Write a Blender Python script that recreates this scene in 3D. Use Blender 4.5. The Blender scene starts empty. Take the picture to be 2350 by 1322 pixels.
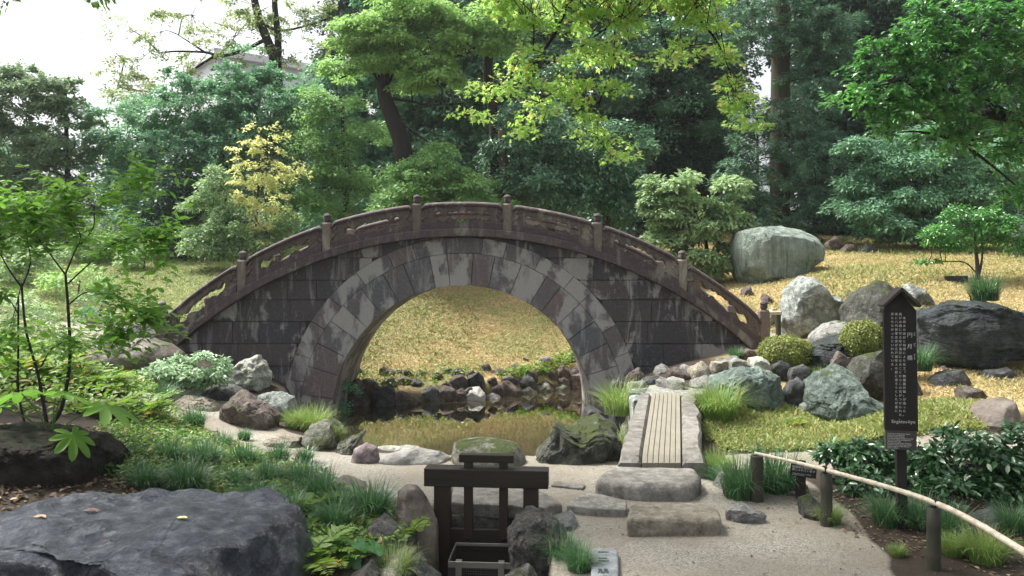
import bpy, bmesh, math, random
import numpy as np
from mathutils import Vector, Matrix, noise as mnoise
R = math.radians
rng = np.random.default_rng(7)
random.seed(7)
scene = bpy.context.scene
C = scene.collection

# ------------------------------------------------------------------ camera
F = 1828.0; CX = 1175.0; HY = 620.0; EYE = 1.55
cam = bpy.data.cameras.new('camera'); camo = bpy.data.objects.new('camera', cam); C.objects.link(camo)
camo.location = (0, 0, EYE); camo.rotation_euler = (R(90), 0, 0)
cam.sensor_width = 36; cam.lens = 36 * F / 2350; cam.shift_y = -41 / 2350
cam.clip_start = 0.05; cam.clip_end = 2000
scene.camera = camo

# ------------------------------------------------------------------ light
SUN_EL, SUN_AZ = 60.0, -62.0          # azimuth from +Y, negative = to the left
world = bpy.data.worlds.new('World'); scene.world = world; world.use_nodes = True
wn = world.node_tree; wn.nodes.clear()
wo = wn.nodes.new('ShaderNodeOutputWorld'); bg = wn.nodes.new('ShaderNodeBackground')
sky = wn.nodes.new('ShaderNodeTexSky'); sky.sky_type = 'NISHITA'; sky.sun_disc = False
sky.sun_elevation = R(SUN_EL); sky.sun_rotation = R(SUN_AZ); sky.air_density = 1.0; sky.dust_density = 6.0; sky.ozone_density = 1.0
hs = wn.nodes.new('ShaderNodeHueSaturation'); hs.inputs['Saturation'].default_value = 0.28
hs.inputs['Value'].default_value = 1.0
wn.links.new(sky.outputs[0], hs.inputs['Color']); wn.links.new(hs.outputs[0], bg.inputs['Color'])
bg.inputs['Strength'].default_value = 0.125
wn.links.new(bg.outputs[0], wo.inputs['Surface'])
sl = bpy.data.lights.new('sun', 'SUN'); so = bpy.data.objects.new('sun', sl); C.objects.link(so)
sl.energy = 3.1; sl.angle = R(11); sl.color = (1.0, 0.95, 0.86)
sd = Vector((math.sin(R(SUN_AZ)) * math.cos(R(SUN_EL)), math.cos(R(SUN_AZ)) * math.cos(R(SUN_EL)), math.sin(R(SUN_EL))))
so.rotation_euler = sd.to_track_quat('Z', 'Y').to_euler()
scene.view_settings.view_transform = 'Standard'; scene.view_settings.look = 'None'
scene.view_settings.exposure = 1.32; scene.view_settings.gamma = 1
scene.cycles.max_bounces = 7; scene.cycles.diffuse_bounces = 3; scene.cycles.transmission_bounces = 3
scene.cycles.transparent_max_bounces = 8

HAZE = 0.0007
scene.cycles.volume_bounces = 0
# ------------------------------------------------------------------ helpers
def P(px, py, Y): return Vector(((px - CX) / F * Y, Y, EYE + (HY - py) / F * Y))

def tag(o, label=None, cat=None, group=None, kind=None):
    if label: o['label'] = label
    if cat: o['category'] = cat
    if group: o['group'] = group
    if kind: o['kind'] = kind
    return o

def empty(name, loc=(0, 0, 0), rz=0, **k):
    o = bpy.data.objects.new(name, None); C.objects.link(o)
    o.location = loc; o.rotation_euler = (0, 0, rz); o.empty_display_size = .2
    return tag(o, **k)

def link(name, me, mat=None, parent=None, smooth=False, **k):
    """mesh data given in world coordinates unless the parent moved: child keeps its world place"""
    o = bpy.data.objects.new(name, me); C.objects.link(o)
    if mat is not None:
        for m in (mat if isinstance(mat, (list, tuple)) else [mat]): me.materials.append(m)
    if smooth: me.polygons.foreach_set('use_smooth', np.ones(len(me.polygons), bool))
    if parent is not None:
        o.parent = parent
        o.location = -parent.location if parent.type == 'EMPTY' and not k.pop('local', False) else (0, 0, 0)
    k.pop('local', None)
    return tag(o, **k)

def np_mesh(name, V, faces):
    """V (n,3), faces (m,k) constant k"""
    me = bpy.data.meshes.new(name)
    V = np.asarray(V, np.float32); faces = np.asarray(faces, np.int32)
    m, k = faces.shape
    me.vertices.add(len(V)); me.vertices.foreach_set('co', V.ravel())
    me.loops.add(m * k); me.loops.foreach_set('vertex_index', faces.ravel())
    me.polygons.add(m); me.polygons.foreach_set('loop_start', np.arange(0, m * k, k, dtype=np.int32))
    me.polygons.foreach_set('loop_total', np.full(m, k, np.int32))
    me.update(calc_edges=True)
    return me

def attr(me, name, vals, typ='FLOAT'):
    a = me.attributes.new(name, typ, 'POINT')
    a.data.foreach_set('value' if typ == 'FLOAT' else 'color', np.asarray(vals, np.float32).ravel())

class MB:
    """collects shapes into one mesh"""
    def __init__(s): s.v = []; s.f = []; s.a = []
    def add(s, v, f, a=0.0):
        n = len(s.v); s.v += [tuple(p) for p in v]; s.f += [tuple(i + n for i in q) for q in f]; s.a += [a] * len(v)
        return s
    def box(s, x0, x1, y0, y1, z0, z1, M=None, bev=0.0, a=0.0):
        bm = bmesh.new(); bmesh.ops.create_cube(bm, size=1)
        for v in bm.verts: v.co = Vector(((x0 + x1) / 2 + v.co.x * (x1 - x0), (y0 + y1) / 2 + v.co.y * (y1 - y0), (z0 + z1) / 2 + v.co.z * (z1 - z0)))
        if bev: bmesh.ops.bevel(bm, geom=list(bm.edges), offset=bev, segments=2, profile=.6, affect='EDGES', clamp_overlap=True)
        if M is not None: bm.transform(M)
        bm.verts.index_update()
        s.add([v.co for v in bm.verts], [[v.index for v in f.verts] for f in bm.faces], a); bm.free(); return s
    def tube(s, pts, rad, n=8, a=0.0, cap=True, flat=1.0):
        pts = [Vector(p) for p in pts]; rad = list(rad) if hasattr(rad, '__len__') else [rad] * len(pts)
        T = []
        for i in range(len(pts)):
            t = pts[min(i + 1, len(pts) - 1)] - pts[max(i - 1, 0)]
            T.append(t.normalized() if t.length > 1e-9 else Vector((0, 0, 1)))
        up = Vector((0, 0, 1)) if abs(T[0].z) < .9 else Vector((1, 0, 0))
        nrm = T[0].cross(up).normalized(); V = []; Fc = []
        for i, p in enumerate(pts):
            nrm = (nrm - T[i] * nrm.dot(T[i])).normalized(); b = T[i].cross(nrm)
            for k in range(n):
                an = 2 * math.pi * k / n
                V.append(p + nrm * math.cos(an) * rad[i] + b * math.sin(an) * rad[i] * flat)
        for i in range(len(pts) - 1):
            for k in range(n):
                Fc.append((i * n + k, i * n + (k + 1) % n, (i + 1) * n + (k + 1) % n, (i + 1) * n + k))
        if cap: Fc.append(tuple(range(n - 1, -1, -1))); Fc.append(tuple((len(pts) - 1) * n + k for k in range(n)))
        return s.add(V, Fc, a)
    def lathe(s, prof, c=(0, 0, 0), n=16, a=0.0):
        V = []; Fc = []
        for r, z in prof:
            for k in range(n): V.append((c[0] + r * math.cos(2 * math.pi * k / n), c[1] + r * math.sin(2 * math.pi * k / n), c[2] + z))
        for i in range(len(prof) - 1):
            for k in range(n): Fc.append((i * n + k, i * n + (k + 1) % n, (i + 1) * n + (k + 1) % n, (i + 1) * n + k))
        Fc.append(tuple(range(n - 1, -1, -1))); Fc.append(tuple((len(prof) - 1) * n + k for k in range(n)))
        return s.add(V, Fc, a)
    def mesh(s, name):
        me = bpy.data.meshes.new(name); me.from_pydata(s.v, [], s.f); me.update()
        attr(me, 'bc', s.a); return me
    def build(s, name, mat, parent=None, smooth=False, **k):
        me = s.mesh(name)
        o = link(name, me, mat, parent, False, **k)
        if smooth: me.shade_smooth() if hasattr(me, 'shade_smooth') else None
        if smooth == 'auto' and hasattr(me, 'set_sharp_from_angle'): me.set_sharp_from_angle(angle=R(40))
        return o

def spline(pts, n=6, closed=False):
    pts = [np.array(p, float) for p in pts]; out = []; N = len(pts)
    rngi = range(N if closed else N - 1)
    for i in rngi:
        g = (lambda j: pts[j % N]) if closed else (lambda j: pts[max(0, min(N - 1, j))])
        p0, p1, p2, p3 = g(i - 1), g(i), g(i + 1), g(i + 2)
        for k in range(n):
            t = k / n
            out.append(.5 * ((2 * p1) + (-p0 + p2) * t + (2 * p0 - 5 * p1 + 4 * p2 - p3) * t * t + (-p0 + 3 * p1 - 3 * p2 + p3) * t ** 3))
    if not closed: out.append(pts[-1])
    return out

# ------------------------------------------------------------------ materials
class NT:
    def __init__(s, name):
        s.m = bpy.data.materials.new(name); s.m.use_nodes = True; s.t = s.m.node_tree; s.t.nodes.clear()
        s.out = s.n('OutputMaterial')
    def n(s, typ, **k):
        nd = s.t.nodes.new('ShaderNode' + typ)
        for a, v in k.items():
            if a in nd.inputs.keys() if isinstance(a, str) else False: s.set(nd, a, v)
            else: setattr(nd, a, v)
        return nd
    def set(s, nd, a, v):
        if isinstance(v, bpy.types.NodeSocket): s.t.links.new(v, nd.inputs[a])
        else:
            i = nd.inputs[a]
            if i.type == 'RGBA' and len(v) == 3: v = (*v, 1)
            i.default_value = v
    def attr(s, name): return s.n('Attribute', attribute_name=name).outputs['Fac']
    def obj(s, scale=(1, 1, 1), rot=(0, 0, 0)):
        tc = s.n('TexCoord'); mp = s.n('Mapping'); s.set(mp, 'Vector', tc.outputs['Object']); mp.inputs['Scale'].default_value = scale; mp.inputs['Rotation'].default_value = rot
        return mp.outputs[0]
    def noise(s, vec, scale, detail=5, rough=.55, dist=0.0):
        nd = s.n('TexNoise'); s.set(nd, 'Vector', vec); nd.inputs['Scale'].default_value = scale; nd.inputs['Detail'].default_value = detail
        nd.inputs['Roughness'].default_value = rough; nd.inputs['Distortion'].default_value = dist
        return nd.outputs['Fac']
    def voro(s, vec, scale, feature='F1', out='Distance', rand=1.0):
        nd = s.n('TexVoronoi', feature=feature); s.set(nd, 'Vector', vec); nd.inputs['Scale'].default_value = scale; nd.inputs['Randomness'].default_value = rand
        return nd.outputs[out]
    def ramp(s, fac, stops, interp='LINEAR'):
        nd = s.n('ValToRGB'); nd.color_ramp.interpolation = interp; s.set(nd, 'Fac', fac); e = nd.color_ramp.elements
        while len(e) < len(stops): e.new(.5)
        for i, (p, c) in enumerate(stops):
            e[i].position = p; c = (c, c, c) if not hasattr(c, '__len__') else c; e[i].color = (*c[:3], 1)
        return nd.outputs['Color']
    def mix(s, fac, a, b, mode='MIX'):
        nd = s.n('Mix', data_type='RGBA', blend_type=mode)
        for i, v in ((0, fac), (6, a), (7, b)):
            if isinstance(v, bpy.types.NodeSocket): s.t.links.new(v, nd.inputs[i])
            else:
                if i and not hasattr(v, '__len__'): v = (v, v, v)
                nd.inputs[i].default_value = (*v[:3], 1) if i else v
        return nd.outputs[2]
    def math(s, op, a, b=0.0, c=0.0):
        nd = s.n('Math', operation=op)
        for i, v in enumerate((a, b, c)):
            if isinstance(v, bpy.types.NodeSocket): s.t.links.new(v, nd.inputs[i])
            else: nd.inputs[i].default_value = v
        return nd.outputs[0]
    def normal_z(s):
        g = s.n('NewGeometry'); x = s.n('SeparateXYZ'); s.set(x, 0, g.outputs['Normal']); return x.outputs['Z']
    def posz(s):
        g = s.n('NewGeometry'); x = s.n('SeparateXYZ'); s.set(x, 0, g.outputs['Position']); return x.outputs['Z']
    def bump(s, h, strength=.5, dist=.02, nrm=None):
        nd = s.n('Bump'); s.set(nd, 'Height', h); nd.inputs['Strength'].default_value = strength; nd.inputs['Distance'].default_value = dist
        if nrm is not None: s.set(nd, 'Normal', nrm)
        return nd.outputs[0]
    def pbr(s, col, rough=.8, bump=None, spec=.5, metal=0.0, out=True):
        nd = s.n('BsdfPrincipled'); s.set(nd, 'Base Color', col); s.set(nd, 'Roughness', rough); nd.inputs['Specular IOR Level'].default_value = spec; nd.inputs['Metallic'].default_value = metal
        if bump is not None: s.set(nd, 'Normal', bump)
        if out: s.t.links.new(nd.outputs[0], s.out.inputs[0])
        return nd

def bridge_mat(name, dark, light, pale=.5, warm=(.055, .038, .04)):
    t = NT(name); v = t.obj(); bc = t.attr('bc')
    n1 = t.noise(t.obj((1, 1, .55)), 3.2, 6, .6, .4)
    n2 = t.noise(v, 24, 6, .65)
    n3 = t.noise(t.obj((4, 4, .6)), 2.0, 7, .7, .8)          # run-off streaks
    base = t.mix(bc, dark, warm)
    base = t.mix(t.ramp(n2, [(.35, 0), (.75, 1)]), t.mix(.35, base, (.006, .006, .008)), base)
    base = t.mix(t.math('MULTIPLY', t.ramp(n3, [(.54, 0), (.66, 1)]), .4), base, light)
    thr = t.math('ADD', n1, t.math('MULTIPLY', bc, -.16 + 0.32 * 0))
    fr = t.math('FRACT', t.math('MULTIPLY', bc, 7.31))
    patch = t.ramp(t.math('ADD', t.math('ADD', n1, t.math('MULTIPLY', t.math('SUBTRACT', n2, .5), .10)), t.math('MULTIPLY', t.math('SUBTRACT', fr, .5), .10)), [(.585 - .12 * pale, 0), (.655 - .12 * pale, 1)])
    col = t.mix(t.math('MULTIPLY', patch, .8), base, t.mix(n2, light, tuple(c * .62 for c in light)))
    col = t.mix(t.math('MULTIPLY', t.ramp(t.noise(v, 60, 3, .6), [(.6, 0), (.72, 1)]), .3), col, (.4, .4, .4))
    h = t.math('ADD', t.math('MULTIPLY', n2, .6), t.math('MULTIPLY', patch, -.25))
    t.pbr(col, .82, t.bump(h, .7, .02), .35); return t.m

def wood_mat(name, c1, c2, scale=(2, 2, 2), rough=.75, axis=0):
    t = NT(name); sc = [28, 28, 28]; sc[axis] = 2.0
    n = t.noise(t.obj(tuple(sc)), 1.0, 5, .6, .3); n2 = t.noise(t.obj(), 5, 4)
    col = t.mix(n, c1, c2); col = t.mix(t.math('MULTIPLY', n2, .5), col, tuple(c * .5 for c in c1))
    t.pbr(col, rough, t.bump(n, .5, .006), .35); return t.m

def plain_mat(name, col, rough=.6, metal=0.0, spec=.5):
    t = NT(name); n = t.noise(t.obj(), 30, 4)
    t.pbr(t.mix(n, col, tuple(c * .7 for c in col)), rough, t.bump(n, .15, .003), spec, metal); return t.m

def rock_mat(name, c1, c2, c3, moss=0.0, streak=0, rough=.85, scale=1.0, fleck=.3, mosscol=(.06, .085, .015), bumpk=1.0):
    t = NT(name)
    v = t.obj((1, 1, 1)) if not streak else t.obj((3.2, 2.4, .5) if streak == 1 else (.7, 1.6, 4.2), (0, .25, .2))
    rnd = t.n('ObjectInfo').outputs['Random']
    n1 = t.noise(v, 1.9 * scale, 7, .62, .8); n2 = t.noise(t.obj(), 11 * scale, 8, .68); n3 = t.noise(t.obj(), 42 * scale, 6, .7)
    cr = t.voro(v, 2.6 * scale, 'DISTANCE_TO_EDGE')
    col = t.mix(t.ramp(n1, [(.33, 0), (.66, 1)]), c1, c2)
    col = t.mix(t.ramp(n2, [(.48, 0), (.7, 1)]), col, c3)
    col = t.mix(t.math('MULTIPLY', t.ramp(n3, [(.56, 0), (.66, 1)]), fleck), col, tuple(min(1, c * 1.7 + .06) for c in c2))
    col = t.mix(t.math('MULTIPLY', t.ramp(n2, [(.30, 1), (.46, 0)]), .75), col, tuple(c * .25 for c in c1))
    n4 = t.noise(t.obj((1, 1, 1), (.3, .5, 0)), 3.6 * scale, 9, .72, .6); col = t.mix(t.math('MULTIPLY', t.ramp(n4, [(.52, 0), (.60, 1)]), .5), col, tuple(c * .42 for c in c2))
    if streak == 1: col = t.mix(t.ramp(t.noise(t.obj((5, 5, .35)), 1.6, 5, .7, .5), [(.42, 0), (.6, 1)]), t.mix(.6, col, c1), t.mix(.35, col, c3)); col = t.mix(t.math('MULTIPLY', t.ramp(t.noise(t.obj((11, 11, .5), (0, .05, 0)), 1.0, 3, .6), [(.34, 1), (.42, 0)]), .75), col, tuple(c * .3 for c in c1))
    hsv = t.n('HueSaturation'); t.set(hsv, 'Color', col); t.set(hsv, 'Value', t.math('ADD', t.math('MULTIPLY', rnd, .5), .78)); col = hsv.outputs[0]
    if moss:
        mk = t.math('ADD', t.math('MULTIPLY', t.normal_z(), .38), t.noise(t.obj(), 4.5, 6, .65))
        mf = t.ramp(mk, [(.93 - .4 * moss, 0), (1.0 - .4 * moss, 1)])
        col = t.mix(mf, col, t.mix(t.noise(t.obj(), 40, 3), mosscol, tuple(c * .4 for c in mosscol)))
    crk = t.ramp(cr, [(0, 0), (.035, 1)])
    crd = t.voro(t.mix(.12, t.obj((1, 1, 1.4)), t.n('TexNoise').outputs['Color']), 3.3 * scale, 'DISTANCE_TO_EDGE'); col = t.mix(t.math('MULTIPLY', t.ramp(crd, [(.003, 1), (.018, 0)]), (.15 if streak == 1 else .42) * min(1, bumpk)), col, tuple(c * .2 for c in c1))
    h = t.math('ADD', t.math('ADD', t.math('MULTIPLY', n1, .8), t.math('MULTIPLY', n2, .6)), t.math('MULTIPLY', n3, .25))
    b = t.bump(h, 1.0 * bumpk, .09); b = t.bump(crk, .25 * bumpk, .02, b)
    t.pbr(col, rough, b, .4); return t.m

def leaf_mat(name, c1, c2, c3=None, trans=.35, rough=.45, spec=.5, clump=.6, tcol=(1.25, 1.35, .85), gain=1.0):
    """c1 darker leaf, c2 lighter leaf, c3 odd leaves"""
    t = NT(name); lv = t.attr('lv'); cv = t.attr('cv'); c1 = tuple(min(.8, c * gain) for c in c1); c2 = tuple(min(.85, c * gain) for c in c2)
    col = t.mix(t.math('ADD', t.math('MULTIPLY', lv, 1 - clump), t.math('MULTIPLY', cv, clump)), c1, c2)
    if c3: col = t.mix(t.ramp(lv, [(.88, 0), (.93, 1)]), col, c3)
    p = t.pbr(col, rough, None, spec, out=False)
    tr = t.n('BsdfTranslucent'); t.set(tr, 'Color', t.mix(.5, col, t.mix(1.0, col, tcol, 'MULTIPLY')))
    mx = t.n('MixShader'); mx.inputs[0].default_value = trans
    t.t.links.new(p.outputs[0], mx.inputs[1]); t.t.links.new(tr.outputs[0], mx.inputs[2]); t.t.links.new(mx.outputs[0], t.out.inputs[0])
    return t.m

def bark_mat(name, c, moss=0.0):
    t = NT(name); n = t.noise(t.obj((14, 14, 2.2)), 1.5, 6, .65, .3); n2 = t.noise(t.obj(), 3.5, 5)
    col = t.mix(n, tuple(x * .45 for x in c), tuple(x * 1.3 for x in c))
    if moss: col = t.mix(t.math('MULTIPLY', t.ramp(n2, [(.45, 0), (.6, 1)]), moss), col, (.035, .06, .015))
    t.pbr(col, .9, t.bump(n, .8, .02), .2); return t.m
# ------------------------------------------------------------------ terrain
ctrl = []
def W(*a):
    for p in a: ctrl.append(p)
def I(*a):
    for p in a: v = P(*p); ctrl.append((v.x, v.y, v.z))
W((0, 1, 0), (1, 1, 0), (-2, 1, .1), (3, 1, .02), (0, 2.4, 0), (.8, 3, 0), (1.6, 3, 0), (2.4, 3, .0), (.8, 4.2, 0), (1.6, 4.2, 0), (1, 5, 0), (1.5, 5.3, 0), (.5, 5.3, 0), (-.3, 5.7, 0), (-.8, 6.0, 0),
  (-.2, 6.4, 0), (-1.4, 6.4, 0), (-2.0, 7.0, 0), (-2.6, 7.8, .0), (-3.2, 8.5, .02), (-4.0, 8.8, .08), (1.2, 6.3, 0), (1.8, 6.9, -.05))
I((0, 970, 5.6), (150, 985, 5.6), (230, 1080, 5.1), (330, 1000, 6.3), (300, 900, 7.6), (100, 850, 8.6), (430, 1110, 5.4), (600, 1150, 5.2), (750, 1190, 4.9), (850, 1270, 4.4),
  (430, 985, 7.2), (560, 1050, 6.4), (1400, 985, 8.6))
W((-1.5, 3, .02), (-3, 3, .2), (-2.4, 4, .12), (-1.4, 4.0, .0), (-.8, 4.6, -.02), (-.9, 3.4, -.05))
W((-3, 9.8, .1), (-3.7, 10.5, .3), (-4.7, 11, .5), (-6, 11.2, .62), (-5.3, 9.9, .42), (-8, 11, .75), (-2.8, 8.7, -.04), (-1.2, 6.7, -.02), (0, 6.5, 0), (.9, 6.5, 0), (-2.7, 11, -.2), (-4.7, 12.6, .52), (-3.6, 12.6, .5))
W((2.3, 5.5, .02), (3.2, 5, .05), (2.6, 4.2, .02), (2.2, 6.4, -.02), (4, 6, .08), (3.5, 4, .05), (5, 5, .15), (2.6, 7.4, -.02), (3.4, 7.9, .02), (2.1, 8.2, .12), (1.9, 8.8, .22), (2.2, 10, .38), (3.4, 10.9, .5), (3.4, 12.4, .55),
  (1.7, 10.6, .15), (4.4, 9.8, .5), (4.0, 8.9, .28))
I((2250, 900, 8.3), (2340, 820, 9.7), (2250, 640, 13), (1850, 640, 13.5), (1700, 665, 14), (1900, 545, 20), (2340, 562, 17.5), (2100, 553, 20), (1640, 700, 12.8), (2000, 700, 11.5), (2100, 940, 7.2))
I((1300, 852, 13.5), (900, 850, 13), (820, 852, 12.8), (1060, 855, 12.9), (1060, 760, 14.6), (1060, 660, 16.3), (880, 740, 14.6), (1250, 740, 14.9), (1000, 560, 19.5), (600, 572, 19.5), (450, 605, 17.5), (300, 625, 16), (250, 720, 13.2), (100, 700, 13.2),
  (0, 600, 17.5), (450, 690, 13.6), (1500, 560, 19.5), (1560, 650, 15.5), (480, 580, 19))
W((-30, 30, 3.2), (0, 32, 3.6), (30, 30, 3.6), (-30, 15, 2.2), (30, 15, 2.4), (14, 12, 1.7), (14, 6, .8), (-14, 6, .8), (-14, 12, 1.3), (-14, 20, 2.2), (14, 20, 2.5), (-10, 2, .4), (10, 2, .4), (-30, 0, .5), (30, 0, .5), (0, -10, 0))
ctrl = np.array(ctrl)
def _tps(r2): return .5 * r2 * np.log(r2 + 1e-9)
NCT = len(ctrl); _D = ((ctrl[:, None, :2] - ctrl[None, :, :2]) ** 2).sum(-1)
_K = _tps(_D) + np.eye(NCT) * .05; _Pm = np.c_[np.ones(NCT), ctrl[:, :2]]
_A = np.block([[_K, _Pm], [_Pm.T, np.zeros((3, 3))]])
_w = np.linalg.solve(_A, np.r_[ctrl[:, 2], 0, 0, 0])

def seg_sd(x, y, poly):
    """signed distance, positive inside"""
    poly = np.asarray(poly, float); d = np.full(x.shape, 1e9); ins = np.zeros(x.shape, bool); n = len(poly)
    for i in range(n):
        a = poly[i]; b = poly[(i + 1) % n]; e = b - a
        t = np.clip(((x - a[0]) * e[0] + (y - a[1]) * e[1]) / (e @ e + 1e-12), 0, 1)
        d = np.minimum(d, np.hypot(x - a[0] - t * e[0], y - a[1] - t * e[1]))
        c = ((a[1] > y) != (b[1] > y)) & (x < (b[0] - a[0]) * (y - a[1]) / (b[1] - a[1] + 1e-12) + a[0])
        ins ^= c
    return np.where(ins, d, -d)
def sst(t): t = np.clip(t, 0, 1); return t * t * (3 - 2 * t)
POND = [(-2.9, 10.6), (-2.6, 9.5), (-1.9, 8.2), (-1.2, 7.4), (-.4, 6.95), (.3, 6.85), (.8, 7.2), (1.15, 7.9), (1.35, 8.8), (1.35, 9.9), (1.5, 10.8), (1.6, 12.6), (2.6, 14.2), (1.3, 13.7), (.2, 13.0), (-.4, 12.5), (-1.26, 12.15), (-1.9, 11.8), (-2.7, 11.9), (-3.4, 12.4), (-3.2, 11.4)]
CHAN = [(-.55, 2.6), (.16, 2.6), (.16, 5.28), (-.52, 5.28)]
WATER_Z = -.45
def H(x, y):
    x = np.asarray(x, float); y = np.asarray(y, float); shp = x.shape; xf = x.ravel(); yf = y.ravel(); out = np.empty(len(xf))
    for s in range(0, len(xf), 20000):
        a = xf[s:s + 20000]; b = yf[s:s + 20000]
        r2 = (a[:, None] - ctrl[None, :, 0]) ** 2 + (b[:, None] - ctrl[None, :, 1]) ** 2
        out[s:s + 20000] = _tps(r2) @ _w[:NCT] + _w[NCT] + _w[NCT + 1] * a + _w[NCT + 2] * b
    far = np.maximum(sst((yf - 26) / 25), np.maximum(sst((np.abs(xf) - 18) / 20), sst((-2 - yf) / 10)))
    tgt = np.where(yf < 0, .3, 3.2 * sst(yf / 20)); out = out * (1 - far) + tgt * far
    sd = seg_sd(xf, yf, POND); k = sst((sd + .12) / .42); out = out * (1 - k) + (-.95) * k
    sd = seg_sd(xf, yf, CHAN); k = sst((sd + .05) / .1); out = out * (1 - k) + (-.75) * k
    return out.reshape(shp)
def h1(x, y): return float(H(np.array([x]), np.array([y]))[0])
def GR(px, py, y0=3.0, y1=26.0):
    """point of the ground seen at this pixel"""
    Y = np.linspace(y0, y1, 500); X = (px - CX) / F * Y; Z = EYE + (HY - py) / F * Y; d = Z - H(X, Y); i = np.argmax(d < 0)
    if d[i] >= 0: i = len(Y) - 1
    return Vector((X[i], Y[i], float(H(X[i:i + 1], Y[i:i + 1])[0])))

def axis(lo, hi, step, far):
    a = list(np.arange(lo, hi + 1e-6, step)); s = step
    while a[-1] < far: s *= 1.25; a.append(a[-1] + s)
    s = step
    while a[0] > -far: s *= 1.25; a.insert(0, a[0] - s)
    return np.array(a)
xs = axis(-8, 8, .06, 220); ys = axis(2.5, 20, .06, 220)
gx, gy = np.meshgrid(xs, ys); gz = H(gx, gy)
fl = np.c_[gx.ravel(), gy.ravel()]
def fnoise(x, y, s, seed=0):
    v = np.zeros(x.shape); r = np.random.default_rng(seed)
    for o in range(5):
        for _ in range(4):
            a = r.uniform(0, 2 * np.pi); f = s * 2 ** o * r.uniform(.7, 1.4); v += np.sin((x * np.cos(a) + y * np.sin(a)) * f + r.uniform(0, 6.28)) / (2 ** o) / 3
    return v
near = (np.abs(gx) < 9) & (gy > 2) & (gy < 21)
# masks in plan
def mask(polypx, soft=.15, jit=.12, pts=None):
    poly = pts or [tuple(GR(*p)[:2]) for p in polypx]
    return sst((seg_sd(gx.ravel(), gy.ravel(), poly) + soft + jit * fnoise(gx.ravel(), gy.ravel(), 2.2, 5)) / (2 * soft)).reshape(gx.shape)
PATH_XY = [(-.7, 2.0), (-.75, 4.2), (-.62, 4.95), (-1.25, 5.35), (-2.0, 6.1), (-2.6, 6.9), (-3.4, 7.6), (-5.6, 7.9), (-6.5, 9.5), (-5.0, 9.9), (-3.2, 9.3), (-2.2, 8.0), (-1.5, 7.0), (-.6, 6.8), (.6, 6.8), (1.0, 6.3), (2.1, 6.1), (2.15, 5.3), (2.1, 4.85), (2.0, 4.3), (1.75, 3.9), (1.6, 2.0)]
m_path = mask(None, .10, .08, PATH_XY)
STRIP = [(1.7, 6.25), (6, 5.9), (7, 6.4), (4.2, 6.75), (2.4, 6.95), (1.8, 6.9)]
m_path = np.maximum(m_path, mask(None, .08, .04, STRIP) * .8)
BEND = [(-6.6, 10.9), (-4.3, 11.0), (-4.3, 12.3), (-6.6, 12.4), (-12, 12.2), (-12, 11.0)]
m_path = np.maximum(m_path, mask(None, .1, .05, BEND))
BENDR = [(3.2, 11.0), (4.6, 11.3), (5.2, 12.2), (3.2, 12.6)]
m_path = np.maximum(m_path, mask(None, .1, .05, BENDR) * .7)
n1 = fnoise(gx, gy, .9, 3)
straw = sst((gy - 11.5) / 1.5) * sst((gx + 3.2 + .5 * n1) / 2.6)                       # golden lawn behind, fading to green at the left
straw = np.maximum(straw, sst((gx - 2.4) / .5) * sst((gy - 6.9) / .5) * .9)
straw *= 1 - sst((gy - 21) / 4)
grn = sst((gy - 11.8) / 1.5) * (1 - sst((gx + 3.2 + .5 * n1) / 2.6)) * (1 - sst((gy - 20.5) / 2))
me = np_mesh('ground', np.c_[gx.ravel(), gy.ravel(), gz.ravel()],
    (lambda nx, ny: (np.arange(ny - 1)[:, None] * nx + np.arange(nx - 1)[None, :]).ravel()[:, None] + np.array([0, 1, nx + 1, nx])[None, :])(len(xs), len(ys)))
attr(me, 'gcol', np.c_[m_path.ravel(), straw.ravel(), grn.ravel(), np.ones(gx.size)], 'FLOAT_COLOR')
t = NT('ground_surface')
sx = t.n('SeparateXYZ'); at_ = t.n('Attribute', attribute_name='gcol'); t.set(sx, 0, at_.outputs['Vector'])
v = t.obj(); fine = t.noise(v, 95, 4, .8); mid = t.noise(v, 9, 6, .6); big = t.noise(v, 1.1, 5, .55); pebv = t.voro(v, 130, 'F1', 'Distance')
pebc = t.n('TexVoronoi'); t.set(pebc, 'Vector', v); pebc.inputs['Scale'].default_value = 130; sc_ = t.n('SeparateColor'); t.set(sc_, 0, pebc.outputs['Color'])
soil = t.mix(mid, (.016, .013, .010), (.05, .038, .028)); soil = t.mix(t.ramp(fine, [(.55, 0), (.65, 1)]), soil, (.075, .055, .036))
grav = t.mix(t.ramp(sc_.outputs[0], [(.1, 0), (.9, 1)]), (.16, .15, .128), (.35, .335, .29)); grav = t.mix(t.math('MULTIPLY', t.ramp(big, [(.38, 0), (.58, 1)]), .85), grav, (.20, .175, .14))
grav = t.mix(t.math('MULTIPLY', t.ramp(t.noise(v, 30, 4), [(.58, 0), (.66, 1)]), .5), grav, (.09, .075, .06))
strw = t.mix(t.ramp(mid, [(.3, 0), (.7, 1)]), (.26, .18, .085), (.50, .37, .19)); strw = t.mix(t.ramp(big, [(.44, 0), (.64, 1)]), strw, (.22, .24, .085))
grs = t.mix(t.ramp(mid, [(.3, 0), (.7, 1)]), (.14, .18, .06), (.30, .32, .14)); grs = t.mix(t.ramp(big, [(.5, 0), (.62, 1)]), grs, (.24, .19, .09))
col = t.mix(sx.outputs[1], soil, strw); col = t.mix(sx.outputs[2], col, grs)
pm = t.ramp(t.math('ADD', sx.outputs[0], t.math('MULTIPLY', t.math('SUBTRACT', mid, .5), .35)), [(.4, 0), (.6, 1)])
col = t.mix(pm, col, grav)
pz = t.posz(); wet = t.ramp(t.math('ADD', t.math('MULTIPLY', pz, 1.0), 1.0), [(.45, 1), (.72, 0)])
col = t.mix(t.math('MULTIPLY', wet, .8), col, (.03, .024, .016))
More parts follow.
